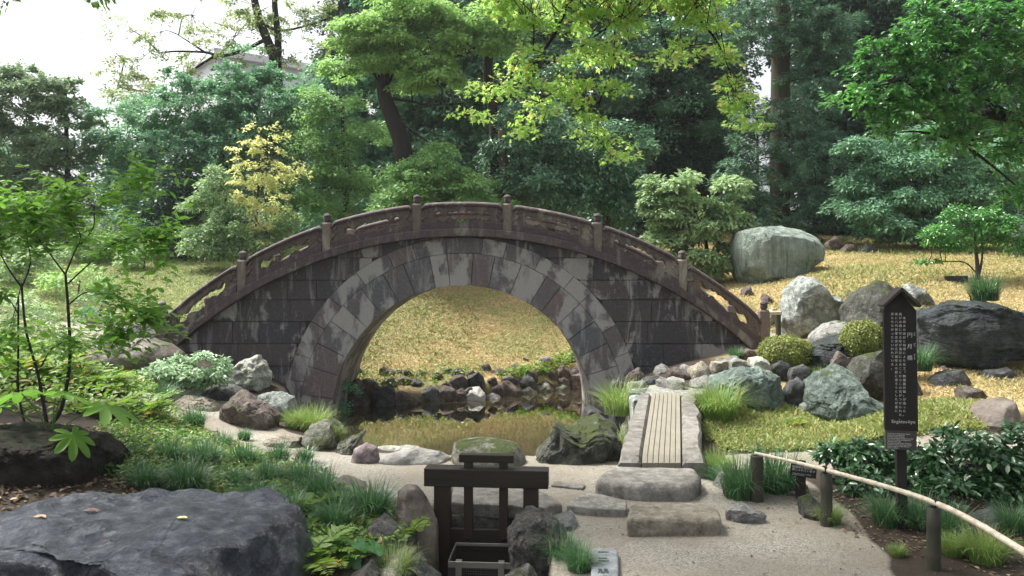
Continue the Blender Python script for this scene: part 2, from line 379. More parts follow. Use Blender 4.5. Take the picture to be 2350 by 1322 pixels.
h_ = t.math('ADD', t.math('MULTIPLY', pebv, -.5), t.math('MULTIPLY', mid, 1.0))
t.pbr(col, .9, t.bump(h_, .55, .012), .25)
ground = link('ground', me, t.m, None, True, kind='structure', label='garden ground with pale gravel path and golden grass mounds', cat='ground')

# pond water
def poly_sheet(name, pts, z, mat, **k):
    me = bpy.data.meshes.new(name); me.from_pydata([(a, b, z) for a, b in pts], [], [tuple(range(len(pts)))]); me.update()
    return link(name, me, mat, None, **k)
t = NT('pond_water')
wn1 = t.noise(t.obj((1, 1.0, 1)), 5, 3, .5); wn2 = t.noise(t.obj(), 22, 2, .5)
gl = t.n('BsdfGlossy'); gl.inputs['Roughness'].default_value = .015; gl.inputs['Color'].default_value = (.95, .93, .88, 1)
df = t.n('BsdfDiffuse'); df.inputs['Color'].default_value = (.04, .034, .02, 1)
b = t.bump(t.math('ADD', wn1, t.math('MULTIPLY', wn2, .15)),   .06, .01); t.set(gl, 'Normal', b)
fr = t.n('Fresnel'); fr.inputs['IOR'].default_value = 1.5; t.set(fr, 'Normal', b)
mx = t.n('MixShader'); t.t.links.new(t.math('MULTIPLY_ADD', fr.outputs[0], 1.0, .26), mx.inputs[0]); t.t.links.new(df.outputs[0], mx.inputs[1]); t.t.links.new(gl.outputs[0], mx.inputs[2]); t.t.links.new(mx.outputs[0], t.out.inputs[0])
WMAT = t.m
poly_sheet('pond_water', [(-4, 6.5), (2.2, 6.5), (3.4, 15), (-4, 15)], WATER_Z, WMAT, kind='structure', label='still brown pond water reflecting the golden bank', cat='water')
poly_sheet('stream_water', [(-.6, 2.5), (.2, 2.5), (.2, 5.3), (-.6, 5.3)], -.62, WMAT, kind='structure', label='dark water in the outlet channel below the sluice gate', cat='water')

# ------------------------------------------------------------------ the stone bridge
YB = 10.8; UB = YB / F; BX = 1062.0; DEPTH = 1.6
def bx(px): return (px - CX) * UB
def bz(py): return EYE + (HY - py) * UB
def y_lb(px): return 543 + 971 - math.sqrt(max(0, 971 ** 2 - (px - BX) ** 2))
def y_lt(px): return 525 + 986 - math.sqrt(max(0, 986 ** 2 - (px - BX) ** 2))
def y_rt(px): return 463 + 1015 - math.sqrt(max(0, 1015 ** 2 - (px - BX) ** 2))
M_WALL = bridge_mat('weathered_masonry', (.055, .056, .066), (.36, .345, .34), .42, (.095, .075, .078))
M_RING = bridge_mat('voussoir_stone', (.12, .12, .132), (.40, .388, .38), .9, (.165, .125, .128))
M_RAIL = bridge_mat('carved_purple_stone', (.11, .08, .082), (.3, .26, .22), .1, (.16, .13, .10))
M_COPE = bridge_mat('coping_stone', (.08, .057, .064), (.25, .235, .2), .02, (.11, .08, .083))
M_POST = bridge_mat('post_stone', (.17, .135, .12), (.36, .32, .27), .25, (.24, .2, .165))
M_MORTAR = plain_mat('dark_mortar', (.05, .048, .046), .95)
bridge = empty('stone_bridge', (bx(BX), YB + DEPTH / 2, WATER_Z), label='old arched stone footbridge with carved railings spanning the pond', cat='bridge')
RC = (1061.0, 953.0)
def ring_top(px, r): d = px - RC[0]; return RC[1] - math.sqrt(r * r - d * d) if abs(d) < r else None
# spandrel blocks
rb = random.Random(3)
for face, (yw, sgn) in enumerate(((YB, -1), (YB + DEPTH, 1))):
    mbL = MB(); mbR = MB()
    courses = [540, 592, 643, 688, 738, 789, 840, 891, 942, 1000, 1080]
    for ci in range(len(courses) - 1):
        c0, c1 = courses[ci], courses[ci + 1]; x = 395 - rb.uniform(0, 60)
        while x < 1735:
            w = rb.choice([70, 95, 120, 140, 105]) * rb.uniform(.85, 1.15); xa, xb_ = x + .55, x + w - .55; x += w
            N = 10; runs = []; cur = []
            for k in range(N + 1):
                px = xa + (xb_ - xa) * k / N; top = max(c0 + .55, y_lb(px) + .2) if abs(px - BX) < 960 else 1e9
                rt = ring_top(px, 408.5); bot = c1 - .55
                if rt is not None: bot = min(bot, rt)
                if bot - top > 2.0: cur.append((px, top, bot))
                else:
                    if len(cur) > 1: runs.append(cur)
                    cur = []
            if len(cur) > 1: runs.append(cur)
            for cur in runs:
                off = rb.uniform(-.004, .006); yf = yw + sgn * (0.0 + off); yk = yw - sgn * .05; n = len(cur); V = []; Fc = []; ins = .35
                for (px, tp, bt) in cur: V += [(bx(px), yf, bz(tp + ins)), (bx(px), yf, bz(bt - ins)), (bx(px), yk, bz(tp)), (bx(px), yk, bz(bt))]
                for k in range(n - 1):
                    a = 4 * k; b = 4 * k + 4
                    q = [(a, b, b + 1, a + 1), (a + 2, a, a + 1, a + 3)] if 0 else [(a, a + 1, b + 1, b)]
                    q += [(a, b, b + 2, a + 2), (a + 1, a + 3, b + 3, b + 1)]; Fc += q
                e = 4 * (n - 1); Fc += [(0, 2, 3, 1), (e, e + 1, e + 3, e + 2)]
                if sgn > 0: Fc = [tuple(reversed(f)) for f in Fc]
                (mbL if cur[0][0] < 1060 else mbR).add(V, Fc, rb.random())
    mbL.build('spandrel_wall', M_WALL, bridge); mbR.build('spandrel_wall', M_WALL, bridge)
# mortar core (solid fill a little behind both faces)
mb = MB(); cols = []
for px in np.linspace(392, 1732, 120):
    top = y_lb(px) - 2; rt = ring_top(px, 400); bot = rt if rt is not None else 1080
    cols.append((px, top, max(bot, top + 1)))
V = []; Fc = []
for px, tp, bt in cols: V += [(bx(px), YB + .02, bz(tp)), (bx(px), YB + .02, bz(bt)), (bx(px), YB + DEPTH - .02, bz(tp)), (bx(px), YB + DEPTH - .02, bz(bt))]
for k in range(len(cols) - 1):
    a = 4 * k; b = a + 4; Fc += [(a, a + 1, b + 1, b), (a + 2, b + 2, b + 3, a + 3), (a, b, b + 2, a + 2), (a + 1, a + 3, b + 3, b + 1)]
e = 4 * (len(cols) - 1); Fc += [(0, 2, 3, 1), (e, e + 1, e + 3, e + 2)]
MB().add(V, Fc).build('masonry_core', M_MORTAR, bridge)
# arch rings
def ring(name, r0, r1, cnt, mat, yfo, seed, legs=True):
    mb = MB(); rr = random.Random(seed); cuts = [0.0]
    for k in range(1, cnt): cuts.append(math.pi * (k + rr.uniform(-.16, .16)) / cnt)
    cuts.append(math.pi)
    def block(poly_front, a):
        n = len(poly_front); off = rr.uniform(-.003, .004)
        V = [(bx(p[0]), YB - yfo + off, bz(p[1])) for p in poly_front] + [(bx(p[0]), YB + DEPTH + yfo, bz(p[1])) for p in poly_front]
        Fc = [tuple(range(n))[::-1], tuple(range(n, 2 * n))] + [(i, (i + 1) % n, (i + 1) % n + n, i + n) for i in range(n)]
        mb.add(V, Fc, a)
    for k in range(cnt):
        a0, a1 = cuts[k] + .6 / r0, cuts[k + 1] - .6 / r0; pts = []
        for j in range(5): a = a0 + (a1 - a0) * j / 4; pts.append((RC[0] + r1 * math.cos(a), RC[1] - r1 * math.sin(a)))
        for j in range(4, -1, -1): a = a0 + (a1 - a0) * j / 4; pts.append((RC[0] + r0 * math.cos(a), RC[1] - r0 * math.sin(a)))
        block(pts, rr.random())
    if legs:
        for s in (-1, 1):
            for q in ((954, 1020), (1021.5, 1080)):
                p = [(RC[0] + s * r0, q[0]), (RC[0] + s * r1, q[0]), (RC[0] + s * r1, q[1]), (RC[0] + s * r0, q[1])]
                block(p if s > 0 else p[::-1], rr.random())
    return mb.build(name, mat, bridge)
ring('arch_ring', 298, 371.5, 21, M_RING, .012, 5)
ring('outer_arch_ring', 372.5, 408, 17, M_RING, .006, 9)
# coping courses and deck
def strip_solid(x0, x1, ft, fb, ya, yb_, n, mat, name, bev=1.5, seg=1, par=bridge, a=None):
    mb = MB(); rr = random.Random(int(x0)); edges = np.linspace(x0, x1, seg + 1)
    for s in range(seg):
        xa, xb_ = edges[s] + .35, edges[s + 1] - .35; V = []; Fc = []; xsn = np.linspace(xa, xb_, n + 1); bcv = rr.random()
        for px in xsn:
            t_, b_ = ft(px), fb(px); sx_ = .02
            V += [(bx(px), ya + .012, bz(t_)), (bx(px), ya, bz(t_ + bev)), (bx(px), ya, bz(b_ - bev)), (bx(px), ya + .012, bz(b_)), (bx(px), yb_, bz(b_)), (bx(px), yb_, bz(t_))]
        for k in range(n):
            p = 6 * k; q = p + 6
            for j in range(6): Fc.append((p + j, p + (j + 1) % 6, q + (j + 1) % 6, q + j))
        Fc += [tuple(range(6))[::-1], tuple(6 * n + j for j in range(6))]
        mb.add(V, Fc, bcv)
    return mb.build(name, mat, par)
strip_solid(383, 1741, y_lt, lambda p: max(y_lb(p), y_lt(p) + 3), YB - .11, YB + .28, 8, M_COPE, 'coping', seg=9)
strip_solid(383, 1741, y_lt, lambda p: max(y_lb(p), y_lt(p) + 3), YB + DEPTH - .28, YB + DEPTH + .11, 8, M_COPE, 'coping', seg=9)
strip_solid(372, 1752, lambda p: y_lt(p) + 3, lambda p: y_lb(p) + 1, YB + .285, YB + DEPTH - .285, 4, M_POST, 'deck', seg=40)

# railing panels
half = [(-.17, 48), (-.22, 44.5), (-.30, 41.5), (-.37, 41.5), (-.42, 38.5), (-.50, 39.5), (-.55, 43.5), (-.62, 46), (-.71, 45), (-.78, 42.5), (-.88, 42.5), (-.96, 39), (-1.0, 32), (-.97, 26), (-.89, 22.5), (-.79, 23), (-.73, 28), (-.67, 29.5), (-.59, 28.5), (-.53, 24.5), (-.45, 23), (-.37, 25), (-.31, 23), (-.22, 21.8), (-.14, 24), (-.07, 22.2)]
outline = spline([(a, b) for a, b in half] + [(-a, b) for a, b in half[::-1]], 3, True)
POSTX = [372, 557.5, 751.5, 957.5, 1164.5, 1371, 1565, 1753]
def panel(x0, x1, yc, thick=.105):
    root = bridge
    w = x1 - x0
    def mp(u, v, y):                      # u px from x0, v px down from rail top
        px = x0 + u; hgt = y_lt(px) - y_rt(px); t_ = v / 64.0 * hgt
        return (bx(px), y, bz(y_rt(px) + t_))
    cu = bpy.data.curves.new('p', 'CURVE'); cu.dimensions = '2D'; cu.fill_mode = 'BOTH'; cu.extrude = thick / 2; cu.bevel_depth = .6 * UB; cu.bevel_resolution = 0
    def add(pts):
        s = cu.splines.new('POLY'); s.points.add(len(pts) - 1); s.use_cyclic_u = True
        for i, (a, b) in enumerate(pts): s.points[i].co = (a * UB, b * UB, 0, 1)
    m = 0.3; outer = [(m + (w - 2 * m) * k / 24, 7) for k in range(25)] + [(w - m, 7 + 55 * k / 6) for k in range(1, 7)] + [(w - m - (w - 2 * m) * k / 24, 62) for k in range(1, 25)] + [(m, 62 - 55 * k / 6) for k in range(1, 6)]
    add(outer); hole = [(w / 2 + a * w * .345, b) for a, b in outline]; add(hole)
    ob = bpy.data.objects.new('p', cu); C.objects.link(ob); dg = bpy.context.evaluated_depsgraph_get()
    me = bpy.data.meshes.new_from_object(ob.evaluated_get(dg)); bpy.data.objects.remove(ob)
    co = np.empty(len(me.vertices) * 3, np.float32); me.vertices.foreach_get('co', co); co = co.reshape(-1, 3)
    for i in range(len(co)): co[i] = mp(co[i, 0] / UB, co[i, 1] / UB, yc + co[i, 2])
    me.vertices.foreach_set('co', co.ravel()); me.update()
    rr = random.Random(int(x0 * 7 + yc)); bcv = rr.random(); attr(me, 'bc', np.full(len(co), bcv))
    po = link('railing_panel', me, M_RAIL, root)
    bmm = bmesh.new(); bmm.from_mesh(me); bmesh.ops.recalc_face_normals(bmm, faces=bmm.faces); bmm.to_mesh(me); bmm.free()
    off = Vector(root.location)
    # sub-parts: handrail, base strip, carved mouldings
    mb = MB(); n = 26; V = []; Fc = []; K = 14
    for k in range(n + 1):
        u = m + (w - 2 * m) * k / n; e = min(u, w - u); drop = max(0, 10 - e) ** 2 / 13.0; hh = 7.4 - max(0, 7 - e) * .35
        for j in range(K):
            an = 2 * math.pi * j / K; cv_ = 7.5 + drop - math.sin(an) * hh
            p = mp(u, cv_, yc + math.cos(an) * (.092 if math.sin(an) > -.5 else .08)); V.append(p)
    for k in range(n):
        for j in range(K): Fc.append((k * K + j, (k + 1) * K + j, (k + 1) * K + (j + 1) % K, k * K + (j + 1) % K))
    Fc += [tuple(range(K)), tuple(n * K + j for j in range(K - 1, -1, -1))]
    mb.add(V, Fc, bcv); o = mb.build('handrail', M_COPE, po, smooth=True); o.location = (0, 0, 0)
    mb = MB(); V = []; Fc = []
    for k in range(13):
        u = m + (w - 2 * m) * k / 12
        for (v_, yo) in ((48, .07), (49, .08), (64.6, .08), (64.6, -.08), (49, -.08), (48, -.07)): V.append(mp(u, v_, yc - yo))
    for k in range(12):
        for j in range(6): Fc.append((6 * k + j, 6 * k + (j + 1) % 6, 6 * k + 6 + (j + 1) % 6, 6 * k + 6 + j))
    Fc += [tuple(range(6))[::-1], tuple(72 + j for j in range(6))]
    o = MB().add(V, Fc, bcv * .6).build('base_rail', M_COPE, po); o.location = (0, 0, 0)
    mb = MB()
    for sy in (-1, 1):
        rim = [(w / 2 + a * w * .345 * 1.012, 33.5 + (b - 33.5) * 1.07) for a, b in outline]
        rim = rim[2:-2]
        mb.tube([mp(a, b, yc + sy * (thick / 2 + .001)) for a, b in rim], 1.7 * UB, 6, bcv)
        for s in (0, 1):
            f = (lambda u: u) if s == 0 else (lambda u: w - u)
            sc = spline([(13, 17), (8, 19), (6.5, 24), (10, 27), (11, 31), (7, 34.5), (3, 36), (1, 42)], 4)
            mb.tube([mp(f(a), b, yc + sy * (thick / 2 + .004)) for a, b in sc], [2.6 * UB + 1.6 * UB * math.sin(i / len(sc) * 9) ** 2 for i in range(len(sc))], 7, bcv)
    o = mb.build('carved_moulding', M_RAIL, po, smooth=True); o.location = (0, 0, 0)
for yc in (YB - .0, YB + DEPTH + .0):
    for i in range(7): panel(POSTX[i] + 11, POSTX[i + 1] - 11, yc)
    for i, px in enumerate(POSTX):
        top = 711 if i in (0, 7) else y_rt(px) - 1
        bot = 1e9; bt = (800 if i in (0, 7) else y_lt(px) + 4)
        w = 11 * UB; mb = MB(); x = bx(px); cv = rb.random()
        z1 = bz(top); z0 = bz(bt + (45 if i in (0, 7) else 0))
        V = []; Fc = []
        for (zz, k) in ((z0, 1), (z1 - 4 * UB, 1), (z1, .74)):
            V += [(x - w * k, yc - w * k - .0, zz), (x + w * k, yc - w * k, zz), (x + w * k, yc + w * k, zz), (x - w * k, yc + w * k, zz)]
        for s in (0, 4):
            for j in range(4): Fc.append((s + j, s + (j + 1) % 4, s + 4 + (j + 1) % 4, s + 4 + j))
        Fc += [(3, 2, 1, 0), (8, 9, 10, 11)]
        mb.add(V, Fc, cv); bm = bmesh.new()
        if i not in (0, 7): pass
        po = mb.build('railing_post', M_POST, bridge)
        # chamfer
        bm.from_mesh(po.data); bmesh.ops.bevel(bm, geom=[e for e in bm.edges if abs(e.verts[0].co.z - e.verts[1].co.z) > .1], offset=.012, segments=2, affect='EDGES'); bm.to_mesh(po.data); bm.free()
        u = UB; f = MB().lathe([(6.4 * u, 0), (6.8 * u, 1.2 * u), (5.6 * u, 1.8 * u), (7.6 * u, 3 * u), (8.4 * u, 6 * u), (8.2 * u, 10 * u), (7.6 * u, 12 * u), (8.6 * u, 12.6 * u), (9.2 * u, 13.8 * u), (8.8 * u, 15.4 * u), (6.8 * u, 18.2 * u), (3.6 * u, 20 * u), (1 * u, 20.8 * u)], (x, yc, z1), 20, cv * .5)
        o = f.build('finial', M_COPE, po, smooth='auto'); o.location = (0, 0, 0)
        if i not in (0, 7):
            pass
# ------------------------------------------------------------------ rocks
MR = dict(
 green=rock_mat('green_schist', (.13, .175, .15), (.25, .31, .26), (.36, .42, .36), 0, 1, .8, .8, .35),
 greens=rock_mat('green_streaked_stone', (.055, .085, .075), (.14, .19, .165), (.27, .32, .28), .15, 0, .7, 1.0, .3),
 pale=rock_mat('pale_speckled_stone', (.11, .13, .12), (.30, .33, .31), (.5, .52, .49), .1, 0, .85, 1.1, .7),
 white=rock_mat('whitish_stone', (.2, .21, .185), (.38, .385, .335), (.5, .49, .43), 0, 0, .85, 1.0, .3),
 tan=rock_mat('tan_layered_stone', (.16, .14, .11), (.31, .28, .225), (.42, .38, .31), 0, 2, .9, 1.0, .3),
 grey=rock_mat('grey_stone', (.13, .13, .125), (.24, .24, .235), (.33, .32, .3), .15, 0, .85, 1.0, .4),
 dark=rock_mat('dark_stone', (.03, .034, .036), (.075, .08, .082), (.14, .145, .14), .12, 0, .7, 1.0, .25),
 darkl=rock_mat('dark_layered_stone', (.012, .018, .021), (.038, .05, .056), (.085, .1, .105), .05, 2, .55, .8, .2, bumpk=1.5),
 brown=rock_mat('brown_stone', (.07, .052, .048), (.15, .118, .105), (.23, .2, .18), .2, 0, .85, 1.0, .3),
 moss=rock_mat('mossy_dark_stone', (.028, .03, .025), (.075, .078, .065), (.15, .15, .125), .42, 0, .85, 1.3, .3),
 mossg=rock_mat('mossy_grey_stone', (.1, .105, .085), (.2, .2, .165), (.3, .29, .24), .45, 0, .9, 1.5, .4),
 purple=rock_mat('purple_round_stone', (.13, .1, .105), (.22, .175, .18), (.34, .29, .29), 0, 0, .8, 1.0, .5, bumpk=.5),
 smooth=rock_mat('smooth_brown_boulder', (.07, .055, .045), (.14, .115, .095), (.19, .165, .14), .05, 0, .6, .7, .1, bumpk=.45),
 sgrey=rock_mat('smooth_grey_boulder', (.2, .195, .185), (.33, .32, .3), (.42, .41, .39), 0, 0, .75, .7, .2, bumpk=.4),
 wet=rock_mat('wet_blue_black_boulder', (.032, .039, .055), (.085, .096, .125), (.18, .19, .22), 0, 0, .24, .9, .25, bumpk=1.3),
 lich=rock_mat('pitted_lava_stone', (.09, .088, .08), (.2, .195, .18), (.32, .31, .28), .15, 0, .9, 1.7, .4, bumpk=1.6),
)
_ico = {}
def ico(n):
    if n not in _ico:
        bm = bmesh.new(); bmesh.ops.create_icosphere(bm, subdivisions=n, radius=1); bm.verts.index_update()
        _ico[n] = (np.array([v.co[:] for v in bm.verts]), np.array([[v.index for v in f.verts] for f in bm.faces])); bm.free()
    return _ico[n]
def rock_co(poly, Y, depth, seed, sub=4, rough=.10, facets=9, box=.8, px_space=True, tilt=0.0, strata=0.0):
    r = np.random.default_rng(seed); U, Fc = ico(sub); v = U.copy()
    for k in range(facets):
        d = r.normal(size=3); d /= np.linalg.norm(d); d[1] -= .35; d /= np.linalg.norm(d); dd = r.uniform(.55, .88)
        e = np.maximum(0, v @ d - dd); v = v - e[:, None] * d * .9
    nz = np.empty(len(v)); s0 = Vector(r.uniform(-50, 50, 3))
    for i in range(len(v)):
        p = Vector(v[i]); nz[i] = mnoise.fractal(p * 1.7 + s0, .75, 2.1, 6) + .7 * (abs(mnoise.noise(p * 3.1 + s0)) - .25) + (.35 * (abs(mnoise.noise(p * 7.3 + s0)) - .25) if rough > .05 else 0)
    v = v * (1 + rough * nz)[:, None]
    if strata: v = v * (1 + strata * np.sin(v[:, 2] * 17 + v[:, 0] * 4 + nz * 5))[:, None] 
    poly = np.array(poly, float); c = (poly.min(0) + poly.max(0)) / 2; q = poly - c
    an = np.arctan2(-q[:, 1], q[:, 0]); rad = np.hypot(q[:, 0], q[:, 1]); o = np.argsort(an); an, rad = an[o], rad[o]
    an = np.r_[an - 2 * np.pi, an, an + 2 * np.pi]; rad = np.tile(rad, 3); xsd = q[o]; xsd = np.tile(xsd, (3, 1))
    th = np.arctan2(v[:, 2], v[:, 0]); r0_ = np.hypot(v[:, 0], v[:, 2]); bi = ((th + np.pi) / (2 * np.pi) * 40).astype(int) % 40; mxr = np.array([r0_[bi == q].max() if (bi == q).any() else 1 for q in range(40)]); mxr = (mxr + np.roll(mxr, 1) + np.roll(mxr, -1)) / 3
    k_ = np.interp(th, np.linspace(-np.pi, np.pi, 41) + np.pi / 40, np.r_[mxr, mxr[:1]]); v[:, 0] /= k_; v[:, 2] /= k_
    # exact polygon edge radius
    idx = np.clip(np.searchsorted(an, th) - 1, 0, len(an) - 2); A = xsd[idx]; B = xsd[idx + 1]
    dx, dy = np.cos(th), -np.sin(th); ex, ey = (B - A).T; den = dx * ey - dy * ex; den = np.where(abs(den) < 1e-6, 1e-6, den)
    rr = np.clip((A[:, 0] * ey - A[:, 1] * ex) / den, rad.min() * .6, rad.max() * 1.05)
    rho = np.hypot(v[:, 0], v[:, 2]); m = np.maximum(rho, 1e-6)
    g = rho ** box
    X = (c[0] + rr * g * np.cos(th)); Yp = (c[1] - rr * g * np.sin(th)); yy = Y + depth * np.sign(v[:, 1]) * abs(v[:, 1]) ** .85 + tilt * (c[1] - Yp) / F * Y
    return np.c_[(X - CX) / F * Y, yy, EYE + (HY - Yp) / F * Y], Fc
def rock(poly, Y, typ, label, depth=None, seed=None, sub=4, group=None, name='rock', ground=True, ztop=None, **k):
    if len(poly) == 4 and not hasattr(poly[0], '__len__'):
        x0, y0, x1, y1 = poly; w = x1 - x0; h = y1 - y0; r = random.Random(int(x0 * 31 + y0)); j = lambda q=.12: r.uniform(-q, q)
        pk = r.choice([.28, .42, .6, .72]); k.setdefault('rough', .13); k.setdefault('facets', 13); k.setdefault('box', .65)
        poly = [(x0, y0 + h * (.66 + j())), (x0 + w * (.10 + j(.06)), y0 + h * (.3 + j())), (x0 + w * pk, y0), (x0 + w * (pk + (.94 - pk) * (.55 + j())), y0 + h * (.12 + abs(j(.2)))), (x0 + w * (.97 + j(.03)), y0 + h * (.5 + j())), (x1, y0 + h * .8), (x1 - w * .1, y1), (x0 + w * .08, y1)]
    ys_ = [p[1] for p in poly]; yb_ = max(ys_); w = (max(p[0] for p in poly) - min(p[0] for p in poly)) / F * Y
    poly = [(p[0], p[1] + (12 * 8 / Y if p[1] > yb_ - .25 * (yb_ - min(ys_)) else 0)) for p in poly]
    seed = seed or int(poly[0][0] * 7 + poly[0][1]); V, Fc = rock_co(poly, Y, depth or w * .42, seed, sub, **k)
    if ztop:
        e = V[:, 2] - ztop; V[:, 2] = np.where(e > -.05, ztop - .05 + .05 * (1 - np.exp(-(e + .05) / .05)) + .0 * e, V[:, 2]); sv = np.random.default_rng(1)
        for i in range(len(V)):
            p = Vector(V[i]); V[i, 2] += .035 * mnoise.fractal(p * 3.5, .8, 2.1, 5) + .03 * (abs(mnoise.noise(p * 2.2)) - .2)
    if ground:
        lo = V[:, 2].min(); hi = V[:, 2].max(); zm = lo + .45 * (hi - lo); low = V[:, 2] < zm
        tgt = float(H(V[low, 0][::7], V[low, 1][::7]).min()) - .05
        if lo > tgt: V[low, 2] = zm - (zm - V[low, 2]) * (zm - tgt) / (zm - lo)
    o = V.mean(0); o[2] = V[:, 2].min(); me = np_mesh(name, V - o, Fc)
    ob = link(name, me, MR[typ], None, True, label=label, cat='stone' if name != 'rock' else 'rock', group=group); ob.location = o
    if hasattr(me, 'set_sharp_from_angle') and typ not in ('smooth', 'sgrey', 'purple'): me.set_sharp_from_angle(angle=R(32))
    return ob
rock([(1679, 570), (1688, 532), (1735, 520), (1800, 516), (1842, 526), (1866, 545), (1880, 572), (1876, 598), (1852, 614), (1835, 640), (1790, 660), (1712, 662), (1690, 630)], 14.5, 'green', 'tall pale green upright rock with vertical streaks on the mound beside the pale bush', .7, 3, 6, rough=.06, box=.45, facets=9)
rock((1893, 540, 1936, 574), 17, 'brown', 'dark brown stone, leftmost of three on top of the golden mound', sub=3)
rock((1929, 560, 1968, 583), 16.6, 'brown', 'low reddish stone between two darker ones on top of the golden mound', sub=3)
rock((1973, 560, 2021, 588), 16.4, 'dark', 'squarish dark stone, rightmost of three on top of the golden mound', sub=3)
rock([(1795, 695), (1803, 660), (1840, 632), (1862, 638), (1885, 675), (1950, 690), (1955, 712), (1930, 745), (1880, 775), (1800, 778), (1788, 740)], 11.2, 'pale', 'big white speckled rock with a peaked top behind the clipped round bush', .6, 5, 5, rough=.10, box=.65, facets=12)
rock([(1950, 700), (1975, 655), (2015, 641), (2050, 660), (2078, 700), (2085, 770), (1990, 810), (1945, 770)], 10.2, 'moss', 'brown topped mossy rock standing right behind the tall wooden sign', .6, 6, 5)
rock([(2062, 668), (2085, 650), (2110, 662), (2138, 684), (2140, 694), (2060, 694)], 11.5, 'pale', 'small speckled green grey rock to the right of the sign roof on the lawn', .3, 7, 4)
rock((1946, 668, 1976, 690), 12, 'dark', 'small dark flat stone between the white rock and the mossy rock', sub=3)
rock([(1865, 775), (1900, 742), (1940, 735), (1945, 770), (1885, 805), (1858, 800)], 9.9, 'grey', 'grey purple sloping stone below the big white rock', .4, 9)
rock([(1835, 812), (1855, 795), (1935, 765), (1965, 778), (1955, 808), (1880, 838), (1845, 830)], 9.3, 'darkl', 'dark slanting layered slab between the two clipped round bushes', .4, 10, 5, strata=.04)
rock((1738, 672, 1795, 722), 12.9, 'brown', 'reddish brown lumpy rock behind the right end post of the bridge', sub=4, rough=.2)
rock((1700, 655, 1730, 692), 13.2, 'brown', 'small brown rock seen behind the lowest right bridge railing', sub=3)
rock([(1622, 905), (1640, 870), (1685, 838), (1735, 836), (1780, 860), (1792, 895), (1806, 940), (1785, 958), (1740, 950), (1700, 935), (1660, 925)], 8.5, 'greens', 'broad pale green rock beside the far end of the slab bridge', .5, 12, 6, rough=.12, box=.62, facets=12)
rock([(1800, 900), (1808, 872), (1835, 866), (1855, 885), (1858, 930), (1830, 940), (1805, 930)], 8.4, 'dark', 'small black and white stone wedged between the two big green rocks', .2, 13)
rock([(1855, 900), (1880, 855), (1930, 835), (1970, 855), (1992, 920), (2018, 955), (2005, 980), (1940, 995), (1880, 985), (1852, 950)], 8.1, 'greens', 'big rounded blue green rock to the left of the tall wooden sign', .55, 14, 6, rough=.12, box=.62, facets=12)
rock((1768, 826, 1822, 866), 9.1, 'dark', 'dark block of stone below the clipped bush, left one of a pair', rough=.05)
rock((1808, 836, 1868, 872), 8.95, 'dark', 'dark block of stone below the clipped bush, right one of a pair', rough=.05)
rock((1698, 798, 1746, 826), 9.9, 'brown', 'dark brown stone at the foot of the bridge beside a grass tuft')
rock([(2088, 730), (2135, 697), (2210, 690), (2290, 690), (2340, 705), (2400, 740), (2400, 790), (2310, 805), (2220, 840), (2140, 830), (2098, 805)], 9.5, 'darkl', 'huge blue black layered boulder behind the wooden sign', .8, 17, 6, rough=.1, box=.55, strata=.012, facets=14)
rock((2128, 845, 2222, 905), 8.7, 'dark', 'dark stone half buried in the golden slope under the huge boulder', sub=4)
rock((2188, 884, 2256, 922), 8.0, 'brown', 'thin purple brown stone lying on the golden slope', .2)
rock((2086, 926, 2132, 985), 7.4, 'dark', 'dark angular stone just right of the wooden sign board', sub=4)
rock((2152, 932, 2218, 985), 7.3, 'dark', 'dark pitted stone between the sign and the smooth brown boulder', rough=.2)
rock([(2205, 1010), (2240, 948), (2278, 918), (2312, 913), (2325, 945), (2318, 1000), (2260, 1020)], 6.8, 'smooth', 'smooth rounded brown boulder leaning behind the dark shrubs', .3, 22, 5, rough=.03, facets=2)
rock([(1950, 880), (1965, 812), (2040, 790), (2080, 820), (2095, 900), (2080, 970), (2000, 965)], 8.6, 'moss', 'dark mossy rock hidden behind the sign board and big green rock', .4, 23)
rock((2325, 515, 2375, 580), 15, 'dark', 'dark rock at the right edge under the trees', sub=3)
rock((2220, 630, 2272, 650), 13.1, 'grey', 'small grey stone at the foot of the little lawn tree', sub=3)
rock((1925, 1140, 2070, 1215), 5.25, 'mossg', 'low green grey boulder in the shade under the dark shrubs', .3, sub=5)
rock((1780, 1105, 1895, 1175), 5.6, 'mossg', 'greenish boulder behind the little notice board', .25, sub=5)
rock((1663, 1157, 1752, 1190), 4.95, 'grey', 'small flat grey stone lying on the gravel before the bamboo rail', .12, sub=4)
rock((2235, 1185, 2380, 1275), 4.7, 'dark', 'dark shaded boulder beneath the shrubs at the right edge', .3, sub=5)
rock((1838, 1135, 1895, 1195), 5.0, 'moss', 'small yellow mossy stone beside the middle rail post', .12)
for (bb, Y, ty, lb) in [((1395, 900, 1450, 940), 9.6, 'dark', 'dark stone at the base of the right bridge pier'), ((1340, 930, 1385, 965), 9.8, 'dark', 'black wet stone in the water under the right pier'), ((1436, 842, 1478, 880), 9.9, 'brown', 'reddish stone against the right foot of the arch'), ((1500, 835, 1540, 862), 9.9, 'grey', 'squared grey stone in the lowest bridge course'), ((1400, 870, 1440, 905), 10.1, 'grey', 'grey stone below the arch ring at its right foot')]:
    rock(bb, Y, ty, lb, .2, sub=4)
rock((1632, 1085, 1715, 1150), 5.7, 'grey', 'grey stone beside the big step stone', .15)
